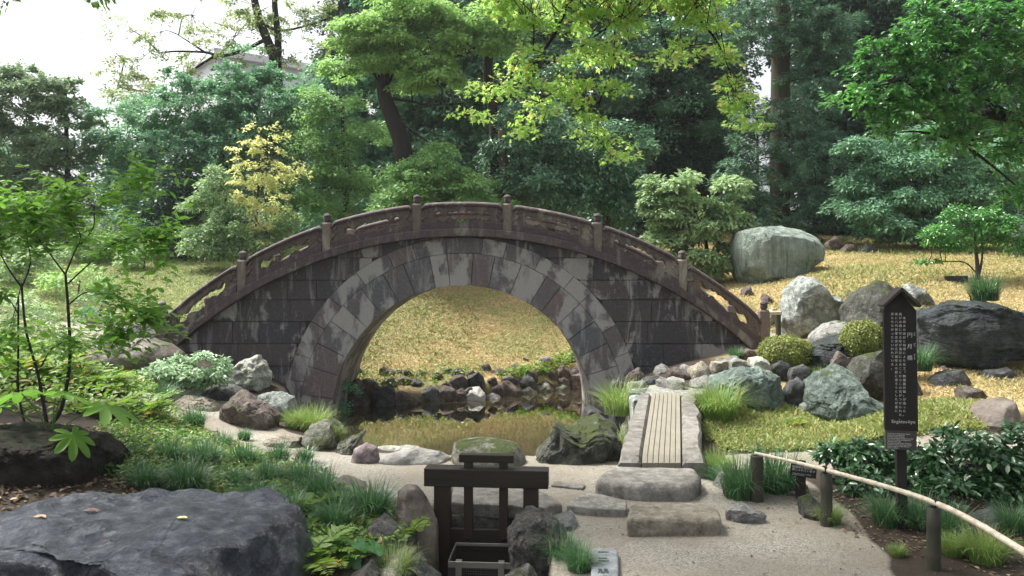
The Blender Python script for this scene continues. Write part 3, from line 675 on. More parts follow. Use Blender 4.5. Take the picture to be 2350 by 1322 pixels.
# stones between the slab bridge and the stone bridge
G_ = 'cobbles at the foot of the stone bridge'
for (bb, Y, ty, lb) in [((1530, 843, 1582, 872), 9.3, 'brown', 'rounded brown cobble at the foot of the bridge wall'), ((1580, 828, 1632, 868), 9.2, 'tan', 'tall tan cobble, largest of the stones under the bridge wall'),
    ((1640, 816, 1705, 848), 9.5, 'grey', 'grey stone below the grass tuft at the bridge foot'), ((1672, 820, 1725, 842), 9.2, 'white', 'pale flat stone left of the white one under the clipped bush'), ((1716, 818, 1765, 840), 9.1, 'white', 'white stone directly under the clipped round bush'),
    ((1628, 826, 1680, 846), 9.4, 'tan', 'long tan cobble above the broad green rock'), ((1582, 862, 1640, 892), 8.9, 'grey', 'grey flat stone beside the tip of the green rock'), ((1500, 866, 1560, 890), 8.95, 'grey', 'flat grey green stone behind the slab bridge end'),
    ((1470, 858, 1520, 892), 9.3, 'dark', 'dark stone beside the bridge pier above the slab'), ((1438, 872, 1492, 905), 9.1, 'grey', 'mossy grey stone above the bright grass tuft'), ((1530, 866, 1572, 880), 8.8, 'white', 'small cream cobble in the middle of the path stones'),
    ((1560, 836, 1600, 858), 9.6, 'grey', 'grey stone against the lowest wall course'), ((1446, 905, 1478, 925), 8.4, 'pale', 'small pale stone beside the far left corner of the slab bridge')]:
    rock(bb, Y, ty, lb, .16, sub=3, group=G_)
for (bb, Y, ty, lb) in [((1800, 775, 1862, 812), 9.9, 'grey', 'grey stone tucked behind the flat clipped azalea'), ((1985, 700, 2030, 745), 10.6, 'brown', 'reddish stone between the white rock and the brown topped rock'), ((1960, 905, 2050, 985), 7.9, 'greens', 'low green grey stone at the right foot of the big rounded rock'),
    ((1905, 805, 1965, 845), 9.0, 'brown', 'brown stone below the rounder clipped azalea'), ((2040, 900, 2095, 960), 7.7, 'dark', 'dark stone at the left edge of the sign board'), ((1750, 905, 1800, 945), 8.3, 'grey', 'grey stone at the right foot of the broad pale green rock'), ((1835, 915, 1880, 960), 8.2, 'pale', 'pale chip of rock beside the big rounded rock'), ((1905, 985, 1960, 1012), 7.6, 'grey', 'flat grey stone in the grass before the big rounded rock'),
    ((1880, 700, 1905, 722), 12.2, 'grey', 'small grey stone on the lawn behind the white rock'), ((2150, 838, 2185, 868), 9.2, 'brown', 'small brown stone under the huge layered boulder'), ((2255, 842, 2330, 880), 8.9, 'dark', 'low dark stone on the slope at the right edge'), ((2060, 690, 2095, 716), 11, 'dark', 'dark stone behind the right eave of the sign roof'), ((1755, 705, 1790, 735), 12.2, 'tan', 'tan stone behind the bamboo stub'), ((1985, 1005, 2050, 1030), 7.2, 'grey', 'half buried grey stone behind the dark shrub')]:
    rock(bb, Y, ty, lb, sub=4)
# centre, near bank
MR['soil'] = rock_mat('dark_root_bank', (.012, .009, .007), (.035, .026, .018), (.06, .045, .03), .25, 0, .95, 1.8, .3, mosscol=(.03, .045, .012), bumpk=1.6)
rock([(-90, 1010), (-60, 982), (30, 968), (120, 980), (205, 1012), (246, 1062), (240, 1115), (100, 1145), (-90, 1150)], 5.0, 'soil', 'dark earth bank full of roots behind the huge wet boulder', .5, 77, 6, rough=.16, box=.55, name='earth_bank')
rock([(1218, 1065), (1232, 1022), (1258, 995), (1266, 955), (1292, 972), (1330, 975), (1362, 968), (1382, 962), (1418, 985), (1434, 1025), (1425, 1065), (1380, 1100), (1300, 1096), (1228, 1080)], 6.7, 'moss', 'dark jagged mossy rock on the pond edge left of the slab bridge', .4, 31, 6, rough=.18, box=.7, facets=6)
rock([(1035, 1048), (1040, 1022), (1060, 1013), (1120, 1011), (1190, 1018), (1207, 1045), (1207, 1078), (1040, 1075)], 6.45, 'mossg', 'flat topped mossy block on the pond edge behind the gate', .3, 32, 5, rough=.05, box=.45, facets=10)
rock([(868, 1056), (890, 1038), (960, 1029), (1010, 1038), (1037, 1055), (1034, 1070), (960, 1073), (895, 1066)], 6.5, 'sgrey', 'long smooth pale grey stone lying at the pond edge', .16, 33, 5, rough=.05, facets=4)
rock([(803, 1056), (813, 1030), (840, 1016), (865, 1026), (874, 1053), (850, 1060)], 6.5, 'purple', 'small round purple stone at the pond edge', .11, 34, 5, rough=.02, facets=0)
rock([(765, 1045), (778, 1015), (812, 1000), (840, 985), (838, 998), (818, 1020), (822, 1040), (800, 1050)], 6.9, 'mossg', 'knobbly grey green stone left of the round purple stone', .16, 35, 5, rough=.2)
rock([(686, 1012), (700, 985), (735, 965), (768, 964), (785, 985), (780, 1018), (760, 1038), (710, 1033)], 7.15, 'mossg', 'upright mossy grey rock on the pond edge below the bridge pier', .28, 36, 5, rough=.12)
rock([(603, 1010), (640, 994), (692, 1003), (690, 1022), (640, 1031), (608, 1022)], 7.1, 'tan', 'flat pale layered stone beside the upright mossy rock', .18, 37, 4, strata=.03)
rock([(866, 1042), (868, 1024), (905, 1022), (960, 1030), (950, 1042)], 7.2, 'white', 'thin whitish flat stone behind the long grey stone at the pond edge', .16, 38, 4)
rock([(495, 970), (518, 925), (548, 895), (562, 897), (585, 915), (622, 938), (634, 958), (630, 990), (570, 992), (510, 985)], 8.1, 'brown', 'angular purple brown rock with a peak beside the curving path', .38, 39, 6, rough=.14, box=.65, facets=12)
rock([(583, 930), (600, 903), (640, 900), (668, 915), (675, 945), (655, 956), (590, 955)], 8.8, 'pale', 'pale blunt boulder against the left bridge pier', .3, 40, 5)
rock((398, 880, 472, 918), 9.2, 'white', 'whitish flat stone beneath the variegated bush', .2)
rock([(395, 925), (420, 908), (470, 912), (500, 930), (510, 942), (440, 944), (400, 938)], 8.75, 'tan', 'tan layered stone along the curve of the path', .22, 42, 5, strata=.04)
rock((468, 880, 562, 918), 9.3, 'dark', 'dark flat stone under the white green rock', .25)
rock([(524, 850), (555, 826), (588, 815), (606, 838), (618, 865), (610, 890), (565, 895), (530, 880)], 9.8, 'white', 'whitish green crumpled rock leaning on the left bridge wall', .35, 44, 5, rough=.2)
rock([(200, 830), (232, 788), (268, 776), (340, 776), (385, 790), (420, 818), (380, 852), (270, 860)], 9.6, 'smooth', 'big round brown boulder at the left foot of the bridge', .5, 45, 5, rough=.05, facets=5)
rock((262, 735, 372, 790), 10.9, 'grey', 'grey brown boulder behind the bamboo rail at the left bridge end', .4, sub=5, rough=.06)
rock((318, 905, 372, 925), 9.0, 'white', 'small pale stone half hidden by the grass beside the path', .15)
# foreground
rock([(-120, 1250), (-90, 1150), (0, 1110), (120, 1095), (300, 1095), (430, 1105), (555, 1145), (635, 1200), (688, 1290), (700, 1400), (300, 1500), (-120, 1480)], 3.85, 'wet', 'huge wet blue black boulder filling the lower left corner', .66, 51, 6, rough=.13, box=.5, facets=14, ztop=.345)
rock([(903, 1175), (912, 1130), (930, 1114), (955, 1115), (980, 1140), (1005, 1190), (1008, 1250), (960, 1260), (912, 1225)], 4.9, 'smooth', 'upright smooth brown stone left of the sluice gate', .16, 52, 5, rough=.05, facets=5)
rock([(1163, 1225), (1180, 1190), (1225, 1172), (1275, 1190), (1312, 1235), (1300, 1290), (1200, 1310), (1168, 1270)], 4.6, 'lich', 'pitted grey lava rock right of the sluice gate', .22, 53, 6, rough=.17, facets=5)
rock((1270, 1176, 1328, 1222), 4.85, 'grey', 'small grey stone behind the pitted lava rock', .12)
rock((1152, 1288, 1240, 1370), 4.15, 'lich', 'grey stone at the bottom edge right of the wire basket', .15, sub=5)
rock((838, 1188, 962, 1275), 4.65, 'lich', 'dark pitted rock left of the channel below the upright stone', .2, sub=5, rough=.18)
rock((775, 1288, 900, 1380), 4.15, 'lich', 'tan pitted rock at the bottom edge among the leafy plants', .2, sub=5, rough=.18)
rock((885, 1275, 1018, 1370), 4.35, 'dark', 'black wet rock against the left side of the channel', .2, sub=5)
rock((764, 1092, 842, 1128), 5.65, 'smooth', 'half buried brown domed stone at the gravel edge among the grass', .14, rough=.03, facets=2)
rock((690, 1082, 752, 1110), 5.9, 'sgrey', 'half buried tan stone left of the brown dome at the gravel edge', .12, rough=.03, facets=2)
rock((855, 1120, 925, 1160), 5.35, 'sgrey', 'flat grey stone behind the upright brown stone', .14, rough=.05, facets=3)
rock((1000, 1150, 1040, 1210), 5.2, 'dark', 'small dark stone against the left gate post', .1, sub=3)
# far bank
rock([(972, 915), (978, 898), (1005, 892), (1025, 905), (1032, 925), (975, 930)], 12.3, 'tan', 'pale yellow stone at the waterline under the arch', .18, 61, 4)
rock([(1066, 905), (1075, 890), (1100, 888), (1114, 905), (1115, 922), (1068, 922)], 12.3, 'sgrey', 'pale rounded stone at the waterline under the middle of the arch', .18, 62, 4)
rock([(935, 895), (952, 865), (975, 880), (988, 905), (940, 908)], 12.5, 'dark', 'dark wedge shaped stone on the far bank seen through the arch', .2, 63, 4)
rock([(900, 905), (912, 890), (930, 892), (940, 912), (905, 918)], 12.35, 'dark', 'dark blocky stone at the waterline left of the wedge shaped stone', .15, 64, 4)
rock([(890, 862), (900, 848), (925, 848), (938, 865), (925, 880), (897, 880)], 13, 'grey', 'round grey stone high on the far bank seen through the arch', .15, 65, 4)
rock([(1252, 830), (1258, 808), (1275, 806), (1285, 822), (1280, 835)], 14.2, 'dark', 'dark round stone alone on the golden slope seen through the arch', .12, 66, 4)
GB = 'stones of the low retaining bank across the pond'
rr = np.random.default_rng(4)
for row in range(4):
    px = 800 + rr.uniform(0, 20)
    while px < 1375:
        py = 925 - row * 21 - max(0, px - 1080) * .13 + rr.normal(0, 6); g = GR(px, py, 11, 16); w = rr.uniform(24, 62) * (1.0 - .12 * row); hh = w * rr.uniform(.5, .85)
        if rr.random() < .22: px += w * .8; continue
        if not (970 < px < 1030 and row == 0) and not (1060 < px < 1120 and row == 0):
            rock((px - w / 2, py - hh * .75, px + w / 2, py + hh * .25), g.y, rr.choice(['dark', 'brown', 'grey', 'brown', 'brown', 'mossg']), 'rough dark stone packed in the low bank across the pond', w / F * g.y * .45, int(rr.integers(1e6)), 3, group=GB, rough=.2, ground=False)
        px += w * rr.uniform(.72, 1.1)
GC = 'stones lining the outlet channel'
for k, (x, y, w, z) in enumerate([(-.62, 4.0, .3, -.25), (-.66, 4.4, .28, -.2), (.24, 3.6, .3, -.22), (.22, 4.3, .28, -.25), (-.58, 3.5, .3, -.3), (-.66, 4.85, .25, -.3), (.26, 4.85, .25, -.3)]):
    px = CX + x / y * F; py = HY - (z - EYE) / y * F; a = w / y * F / 2
    rock((px - a, py - a, px + a, py + a), y, 'dark', 'dark wet stone lining the side of the outlet channel', w * .5, 900 + k, 4, group=GC)
for k, (x, y, w) in enumerate([(-2.35, 8.6, .35), (-2.55, 9.3, .3), (-1.6, 7.6, .3), (1.25, 8.1, .35), (1.45, 9.2, .4), (1.5, 10.1, .35), (.6, 6.95, .3), (-.1, 6.85, .25), (1.3, 7.4, .3)]):
    px = CX + x / y * F; py = HY - (-.32 - EYE) / y * F; a = w / y * F / 2
    rock((px - a, py - a * .8, px + a, py + a), y, 'mossg', 'low mossy stone at the near waterline of the pond', w * .5, 950 + k, 4, group='stones at the near waterline')

# ------------------------------------------------------------------ cut slabs
def slab(poly_px, z, th, typ, label, bev=.02, name='stepping_stone', wob=.006, cat='stone slab', xy=None, sub=3, rnd=.5):
    if xy is None: xy = [((px - CX) / F * ((EYE - z) * F / (py - HY)), (EYE - z) * F / (py - HY)) for px, py in poly_px]
    c = np.mean(xy, 0); bm = bmesh.new(); vb = [bm.verts.new((a - c[0], b - c[1], 0)) for a, b in xy]; f = bm.faces.new(vb)
    if f.normal.z < 0: f.normal_flip()
    r = bmesh.ops.extrude_face_region(bm, geom=[f]); vs = [g for g in r['geom'] if isinstance(g, bmesh.types.BMVert)]
    for v in vs: v.co.z += th
    bmesh.ops.recalc_face_normals(bm, faces=bm.faces)
    bmesh.ops.bevel(bm, geom=list(bm.edges), offset=bev, segments=3, profile=rnd, affect='EDGES', clamp_overlap=True)
    bmesh.ops.triangulate(bm, faces=bm.faces)
    for _ in range(sub): 
        L = [e for e in bm.edges if e.calc_length() > .045]
        if L: bmesh.ops.subdivide_edges(bm, edges=L, cuts=1); bmesh.ops.triangulate(bm, faces=[f for f in bm.faces if len(f.verts) > 3])
    for v in bm.verts:
        p = v.co + Vector((c[0], c[1], 0)); v.co += v.co.normalized() * 0 + Vector((mnoise.noise(p * 6), mnoise.noise(p * 6 + Vector((9, 0, 0))), mnoise.noise(p * 5 + Vector((0, 9, 0))) + .6 * mnoise.noise(p * 17))) * wob
    me = bpy.data.meshes.new(name); bm.to_mesh(me); bm.free()
    ob = link(name, me, MR[typ] if isinstance(typ, str) else typ, None, True, label=label, cat=cat); ob.location = (c[0], c[1], z - th)
    if hasattr(me, 'set_sharp_from_angle'): me.set_sharp_from_angle(angle=R(45))
    return ob
M_STEP = rock_mat('tan_step_stone', (.14, .12, .092), (.235, .21, .165), (.30, .27, .22), 0, 0, .9, 1.6, .4, bumpk=.5)
M_SLAB = rock_mat('grey_step_stone', (.12, .112, .10), (.21, .2, .18), (.3, .285, .26), 0, 0, .85, 1.0, .3, bumpk=.45)
MR['step'] = M_STEP; MR['slab'] = M_SLAB
slab([(1437, 1192), (1657, 1190), (1652, 1168), (1625, 1152), (1445, 1150)], .10, .16, 'step', 'tan rectangular step stone nearest the camera on the gravel', .03, wob=.008)
slab([(1364, 1098), (1420, 1108), (1480, 1112), (1588, 1112), (1612, 1094), (1596, 1072), (1396, 1067)], .115, .2, 'slab', 'big grey step stone with a sloping front below the slab bridge', .045, wob=.006)
slab([(1300, 1158), (1320, 1140), (1352, 1128), (1398, 1138), (1440, 1150), (1437, 1168), (1370, 1166)], .05, .1, 'slab', 'flat grey paving slab left of the tan step stone', .012)
slab([(1036, 1152), (1040, 1115), (1100, 1108), (1210, 1112), (1255, 1132), (1292, 1156), (1250, 1164), (1160, 1160)], .05, .09, 'slab', 'wide pale paving slab bridging the channel behind the gate', .012)
slab([(1264, 1112), (1280, 1102), (1345, 1112), (1338, 1120)], .025, .06, 'slab', 'small pale paving slab set in the gravel', .008)
slab([(1000, 1135), (1015, 1118), (1040, 1112), (1034, 1150), (1010, 1150)], .03, .08, 'slab', 'narrow paving slab just left of the wide pale slab', .01)
slab([(1356, 1330), (1357, 1262), (1364, 1256), (1412, 1258), (1419, 1266), (1420, 1330)], .03, .12, rock_mat('pale_blue_marker_stone', (.17, .19, .205), (.25, .27, .285), (.31, .33, .345), 0, 0, .8, 1.0, .3, bumpk=.3), 'pale grey flat stone marker with dark carved characters at the bottom edge', .01, name='stone_marker', cat='marker', wob=.002)
slab([(1478, 905), (1490, 884), (1545, 878), (1622, 884), (1618, 903), (1540, 908)], .245, .1, 'white', 'cracked whitish stone slab at the far end of the slab bridge', .015)
slab([(1440, 900), (1465, 880), (1495, 880), (1480, 902)], .22, .1, 'pale', 'pale stone plate left of the far end of the slab bridge', .015)
slab(None, -.02, .14, 'mossg', 'dark curb stone spanning the channel behind the gate', .03, xy=[(-.62, 5.12), (.3, 5.12), (.3, 5.26), (-.62, 5.26)])
slab(None, -.28, .2, 'dark', 'wet black sill stone low in the channel behind the gate', .03, xy=[(-.55, 5.14), (.2, 5.14), (.2, 5.28), (-.55, 5.28)])
# slab bridge
sb = empty('slab_bridge', (1.45, 7.1, .1), label='low flat bridge of ribbed planks between two rough stone beams', cat='footbridge')
M_PLK = wood_mat('ribbed_plank', (.17, .155, .125), (.28, .26, .21), axis=1, rough=.9)
def qpt(px, py, z): Y = (EYE - z) * F / (py - HY); return ((px - CX) / F * Y, Y)
Yn, Yf_ = 5.93, 8.42
def lx(px_n, px_f): return (px_n - CX) / F * Yn, (px_f - CX) / F * Yf_
def beam(name, n0, n1, f0, f1, mat, th=.16, drop=.035, chipl=0, chipr=0, seed=1, ch=.02, **k):
    mb = MB(); r = random.Random(seed); N = 26; V = []; Fc = []; (a0, b0), (a1, b1) = lx(n0, f0), lx(n1, f1)
    for i in range(N + 1):
        t_ = i / N; y = Yn + (Yf_ - Yn) * t_; z = .165 + .085 * t_; x0 = a0 + (b0 - a0) * t_; x1 = a1 + (b1 - a1) * t_
        j = lambda s: s * mnoise.noise(Vector((i * .35, seed * 9.1, 3))) * .9
        x0o = x0 + j(chipl); x1o = x1 + j(chipr); d = drop if i < 2 else 0
        zz = z - (.05 if i == 0 else (.015 if i == 1 else 0)); zz -= 0
        V += [(x0o, y, zz - th), (x0o, y, zz - ch * 1.4), (x0o + ch, y, zz), (x1o - ch, y, zz), (x1o, y, zz - ch * 1.4), (x1o, y, zz - th)]
    for i in range(N):
        p = 6 * i
        for q in range(6): Fc.append((p + q, p + 6 + q, p + 6 + (q + 1) % 6, p + (q + 1) % 6))
    Fc += [tuple(range(6)), tuple(6 * N + q for q in range(5, -1, -1))]
    return mb.add(V, Fc, r.random()).build(name, mat, sb, **k)
beam('stone_beam', 1418, 1471, 1466, 1494, M_SLAB, chipl=.03, seed=2, label='left rough stone beam of the flat bridge')
beam('stone_beam', 1565, 1617, 1563, 1601, M_SLAB, chipr=.05, seed=5, label='right rough stone beam of the flat bridge')
for k in range(7):
    f = lambda a, b, u: a + (b - a) * u
    beam('plank', f(1473, 1563, k / 7) + .35, f(1473, 1563, (k + 1) / 7) - .35, f(1496, 1561, k / 7) + .25, f(1496, 1561, (k + 1) / 7) - .25, M_PLK, th=.12, seed=20 + k, ch=.004)

# ------------------------------------------------------------------ lettering
M_WHITE = plain_mat('white_paint', (.55, .55, .52), .6)
M_INK = plain_mat('dark_carving', (.05, .06, .065), .8)
def text_mesh(s, size, mat, parent, M, name='lettering', spacing=1.0, align='LEFT', linesp=1.0):
    cu = bpy.data.curves.new('t', 'FONT'); cu.body = s; cu.size = size; cu.extrude = .0012; cu.resolution_u = 2; cu.space_character = spacing; cu.space_line = linesp; cu.align_x = align
    ob = bpy.data.objects.new('t', cu); C.objects.link(ob); me = bpy.data.meshes.new_from_object(ob.evaluated_get(bpy.context.evaluated_depsgraph_get())); bpy.data.objects.remove(ob)
    me.transform(M); o = link(name, me, mat, parent); o.location = (0, 0, 0); return o
def vertical(cols, size, step, x0, z0, dx, mat, parent, y):
    for ci, (s, off) in enumerate(cols):
        body = '\n'.join(s)
        M = Matrix.Translation((x0 - ci * dx, y, z0 - off * step)) @ Matrix.Rotation(R(90), 4, 'X')
        text_mesh(body, size, mat, parent, M, 'text_column', linesp=step / size, align='CENTER')
M_BLK = wood_mat('blackened_wood', (.012, .011, .010), (.032, .029, .026), axis=2)
# tall sign: local frame, base at ground
sY = 4.72; sx_ = (2073 - CX) / F * sY; s0 = h1(sx_, sY) - .02
zt = EYE + (HY - 660) / F * sY
sign = empty('information_sign', (sx_, sY, s0), R(-9), label='tall black wooden sign with a small gable roof and white vertical writing', cat='sign')
Z = lambda py: EYE + (HY - py) / F * sY - s0
px2 = sY / F
def sbox(name, x0, x1, y0, y1, z0, z1, mat, bev=.003, M=None, **k):
    o = MB().box(x0, x1, y0, y1, z0, z1, M, bev, random.random()).build(name, mat, sign, **k); o.location = (0, 0, 0); return o
sh = Matrix.Rotation(R(-1.0), 4, 'Y')   # the sign leans a little
sbox('post', -.028, .028, 0, .045, 0, Z(1005), M_BLK, M=sh)
bwL, bwR = -.118, .062
bm = bmesh.new()
def prism(pts, y0, y1):
    V = [(a, y0, b) for a, b in pts] + [(a, y1, b) for a, b in pts]; n = len(pts)
    return V, [tuple(range(n)), tuple(range(2 * n - 1, n - 1, -1))] + [((i + 1) % n, i, i + n, (i + 1) % n + n) for i in range(n)]
V, Fc = prism([(bwL + .008, Z(985)), (bwR + .012, Z(988)), (bwR, Z(712)), ((bwL + bwR) / 2, Z(668)), (bwL, Z(712))], -.03, -.002)
board = MB().add(V, Fc, .3).build('board', M_BLK, sign); board.location = (0, 0, 0)
for s in (-1, 1):
    xc = (bwL + bwR) / 2; L = .15 if s > 0 else .15
    M = Matrix.Translation((xc, 0, Z(660))) @ Matrix.Rotation(R(45) * s, 4, 'Y')
    x0, x1 = (0, L) if s > 0 else (-L, 0)
    o = MB().box(x0, x1, -.075, .04, -.012 , .004 , M, .002, .5).build('roof_board', wood_mat('roof_plank', (.035, .028, .026), (.08, .065, .06), axis=1), sign); o.location = (0, 0, 0)
px_ = lambda a: (a - 2058) * px2
vertical([('朱舜水の設計と指導により名工「駒橋嘉兵衛」が造った。', 1.0), ('橋が水面に写る形が満月になることからこの名がつけられた。', .0), ('後に八代将軍吉宗が江戸城吹上の庭に造ろうとしたが遂に', 0), ('果たせなかったといわれている。', 0)],
         .0175, .0228, -.004, Z(723), .0222, M_WHITE, board, -.0315)
for k, ch in enumerate('円月橋'):
    text_mesh(ch, .031, M_WHITE, board, Matrix.Translation((.026, -.0315, Z(772 + k * 26))) @ Matrix.Rotation(R(90), 4, 'X'), 'text_column', align='CENTER')
for k, ch in enumerate(('えん', 'げつ', 'きょう')):
    text_mesh('\n'.join(ch), .012, M_WHITE, board, Matrix.Translation((.052, -.0315, Z(765 + k * 25))) @ Matrix.Rotation(R(90), 4, 'X'), 'text_column', align='CENTER', linesp=.95)
text_mesh('Engetsu-kyo', .027, M_WHITE, board, Matrix.Translation((-.075, -.0315, Z(969))) @ Matrix.Rotation(R(90), 4, 'X'), 'text_column')
plate = sbox('metal_plate', bwL + .012, bwR + .002, -.034, -.002, Z(1030), Z(987), plain_mat('grey_plate', (.055, .05, .045), .5), .001)
text_mesh('This bridge was designed by a Chinese\nscholar, under the design and\ninstruction of Zhu Shun Shui.\nIt was named Engetsu, the full moon, as the\nmoon was formed by the bridge and its\nreflection on the water.\nIt is said that the 8th Shogun Yoshimune\nordered to build the same style of bridge\nmade in the garden of Edo castle, but\ncould not realize it.', .0098, M_WHITE, plate, Matrix.Translation((bwL + .018, -.0352, Z(994.5))) @ Matrix.Rotation(R(90), 4, 'X'), 'text_column', linesp=.95, spacing=.86)
# little notice board
nY = 5.35; nx = (1838 - CX) / F * nY; n0 = h1(nx, nY)
notice = empty('notice_board', (nx, nY, n0), R(-14), label='little black notice board on a short stake behind the bamboo rail', cat='notice')
o = MB().box(-.032, .032, 0, .03, -.05, EYE + (HY - 1058) / F * nY - n0, None, .003, .2).build('stake', M_BLK, notice); o.location = (0, 0, 0)
za, zb = EYE + (HY - 1093) / F * nY - n0, EYE + (HY - 1066) / F * nY - n0
nb_ = MB().box(-.085, .08, -.02, -.002, za, zb, Matrix.Rotation(R(5), 4, 'Y'), .002, .2).build('board', M_BLK, notice); nb_.location = (0, 0, 0)
text_mesh('動植物の採取は\n禁じられています', .0185, M_WHITE, nb_, Matrix.Rotation(R(5), 4, 'Y') @ Matrix.Translation((-.076, -.0215, zb - .022)) @ Matrix.Rotation(R(90), 4, 'X'), 'text_line', linesp=1.0)
text_mesh('Taking of any plants or animals\nis strictly prohibited', .0095, M_WHITE, nb_, Matrix.Rotation(R(5), 4, 'Y') @ Matrix.Translation((-.072, -.0215, zb - .062)) @ Matrix.Rotation(R(90), 4, 'X'), 'text_line', linesp=.9)
# lawn board seen from behind/in shade
lb_ = empty('lawn_board', (*P(2195, 660, 12.6)[:2], h1(*P(2195, 660, 12.6)[:2])), 0, label='small black slanted board on a short post on the golden lawn', cat='notice')
lz = lb_.location.z; q = lambda py: EYE + (HY - py) / F * 12.6 - lz
o = MB().box(-.03, .03, -.02, .02, -.1, q(650), None, .004).build('post', M_BLK, lb_); o.location = (0, 0, 0)
M = Matrix.Translation((-.0, 0, q(645))) @ Matrix.Rotation(R(-14), 4, 'X')
V, Fc = prism([(-.16, q(656) - q(645)), (.16, q(655) - q(645)), (.185, q(633) - q(645)), (-.18, q(634) - q(645))], -.02, .01)
o = MB().add([M @ Vector(v) for v in V], Fc).build('board', plain_mat('black_board', (.01, .01, .01), .7), lb_); o.location = (0, 0, 0)
# characters on the stone marker
mk = [o for o in C.objects if o.name == 'stone_marker'][0]
for k, ch in enumerate(('一', '二', '朋', '橋')):
    Yq = (EYE - .032) * F / (1266 + k * 17 + 9 * (k > 1) - HY); xq = (1384 - CX) / F * Yq
    M = Matrix.Translation(-mk.location) @ Matrix.Translation((xq, Yq - .03, .0325))
    text_mesh(ch, .062, M_INK, mk, M, 'carved_character', align='CENTER')

# ------------------------------------------------------------------ sluice gate and basket
M_GATE = wood_mat('dark_wet_timber', (.018, .012, .008), (.06, .042, .028), axis=2, rough=.6)
M_CAP = wood_mat('dark_cap_timber', (.012, .009, .007), (.045, .034, .026), axis=0, rough=.5)
gY = 5.02; g0 = -.62
gate = empty('sluice_gate', ((1118 - CX) / F * gY, gY, g0), R(-5), label='small dark timber sluice gate with a heavy cap beam over the channel', cat='sluice gate')
q = lambda py: EYE + (HY - py) / F * gY - g0; pxg = lambda a: (a - 1118) / F * gY
def gb(name, a0, a1, y0, y1, p0, p1, mat, bev=.004, **k):
    o = MB().box(pxg(a0), pxg(a1), y0, y1, q(p0), q(p1), None, bev, random.random()).build(name, mat, gate, **k); o.location = (0, 0, 0); return o
gb('cap_beam', 975, 1259, -.06, .06, 1114, 1073, M_CAP, .005)
gb('post', 997, 1033, -.045, .045, 1340, 1112.8, M_GATE); gb('post', 1202, 1236, -.045, .045, 1340, 1112.8, M_GATE)
gb('handle_bar', 1054, 1180, -.03, .03, 1060, 1042, M_CAP, .004, label='short raised handle bar above the cap beam')
for a in (1065, 1146): gb('lifting_rod', a, a + 20, -.022, .022, 1245, 1058.8, M_GATE)
gb('gate_board', 1031, 1204, -.016, .02, 1262, 1214, M_CAP, .003); gb('gate_board', 1031, 1204, -.012, .018, 1330, 1263, M_CAP, .003)
for a in (1075, 1156):
    o = MB().lathe([(.001, 0), (.013, 0), (.013, .01), (.006, .016)], (0, 0, 0), 10).build('bolt', plain_mat('rusty_bolt', (.03, .02, .015), .7, .6), gate)
    o.data.transform(Matrix.Translation((pxg(a), -.024, q(1234))) @ Matrix.Rotation(R(90), 4, 'X')); o.location = (0, 0, 0)
M_STEEL = plain_mat('worn_steel', (.42, .41, .39), .38, .9); M_WIRE = plain_mat('dark_wire', (.09, .09, .085), .5, .8)
bk = empty('wire_basket', (-.16, 4.7, -.62), R(-4), label='steel framed wire mesh trash basket in the channel before the gate', cat='basket')
zb_ = EYE + (HY - 1284) / F * 4.62 + .62
def bb_(name, *a, mat=M_STEEL, **k):
    o = MB().box(*a, None, .0015, .5).build(name, mat, bk, **k); o.location = (0, 0, 0)
bx0, bx1, by0, by1 = -.20, .205, -.12, .19
bb_('rim', bx0, bx1, by0 - .006, by0, zb_ - .035, zb_); bb_('rim', bx0, bx0 + .005, by0 + .001, by1, zb_ - .018, zb_ + .002); bb_('rim', bx1 - .005, bx1, by0 + .001, by1, zb_ - .018, zb_ + .002); bb_('rim', bx0, bx1, by1 + .001, by1 + .006, zb_ - .018, zb_)
for a in (-.155, .09): bb_('hook_strap', a, a + .035, by0 - .018, by0 + .02, zb_ + .002, zb_ + .006); bb_('hook_strap', a, a + .035, by0 - .022, by0 - .017, zb_ - .3, zb_ + .005)
mb = MB()
for i in range(29): x = bx0 + .006 + i * (bx1 - bx0 - .012) / 28; mb.tube([(x, by0 - .003, zb_ - .03), (x, by0 - .003, zb_ - .32)], .0012, 4)
for i in range(20): z = zb_ - .04 - i * .0145; mb.tube([(bx0, by0 - .004, z), (bx1, by0 - .004, z)], .0012, 4)
o = mb.build('wire_mesh', M_WIRE, bk); o.location = (0, 0, 0)
for s in (bx0 + .002, bx1 - .002):
    mb = MB()
    for i in range(20): y = by0 + .006 + i * .0155; mb.tube([(s, y, zb_ - .01), (s, y, zb_ - .32)], .0012, 4)
    for i in range(20): z = zb_ - .03 - i * .0145; mb.tube([(s, by0, z), (s, by1, z)], .0012, 4)
    o = mb.build('wire_mesh', M_WIRE, bk); o.location = (0, 0, 0)

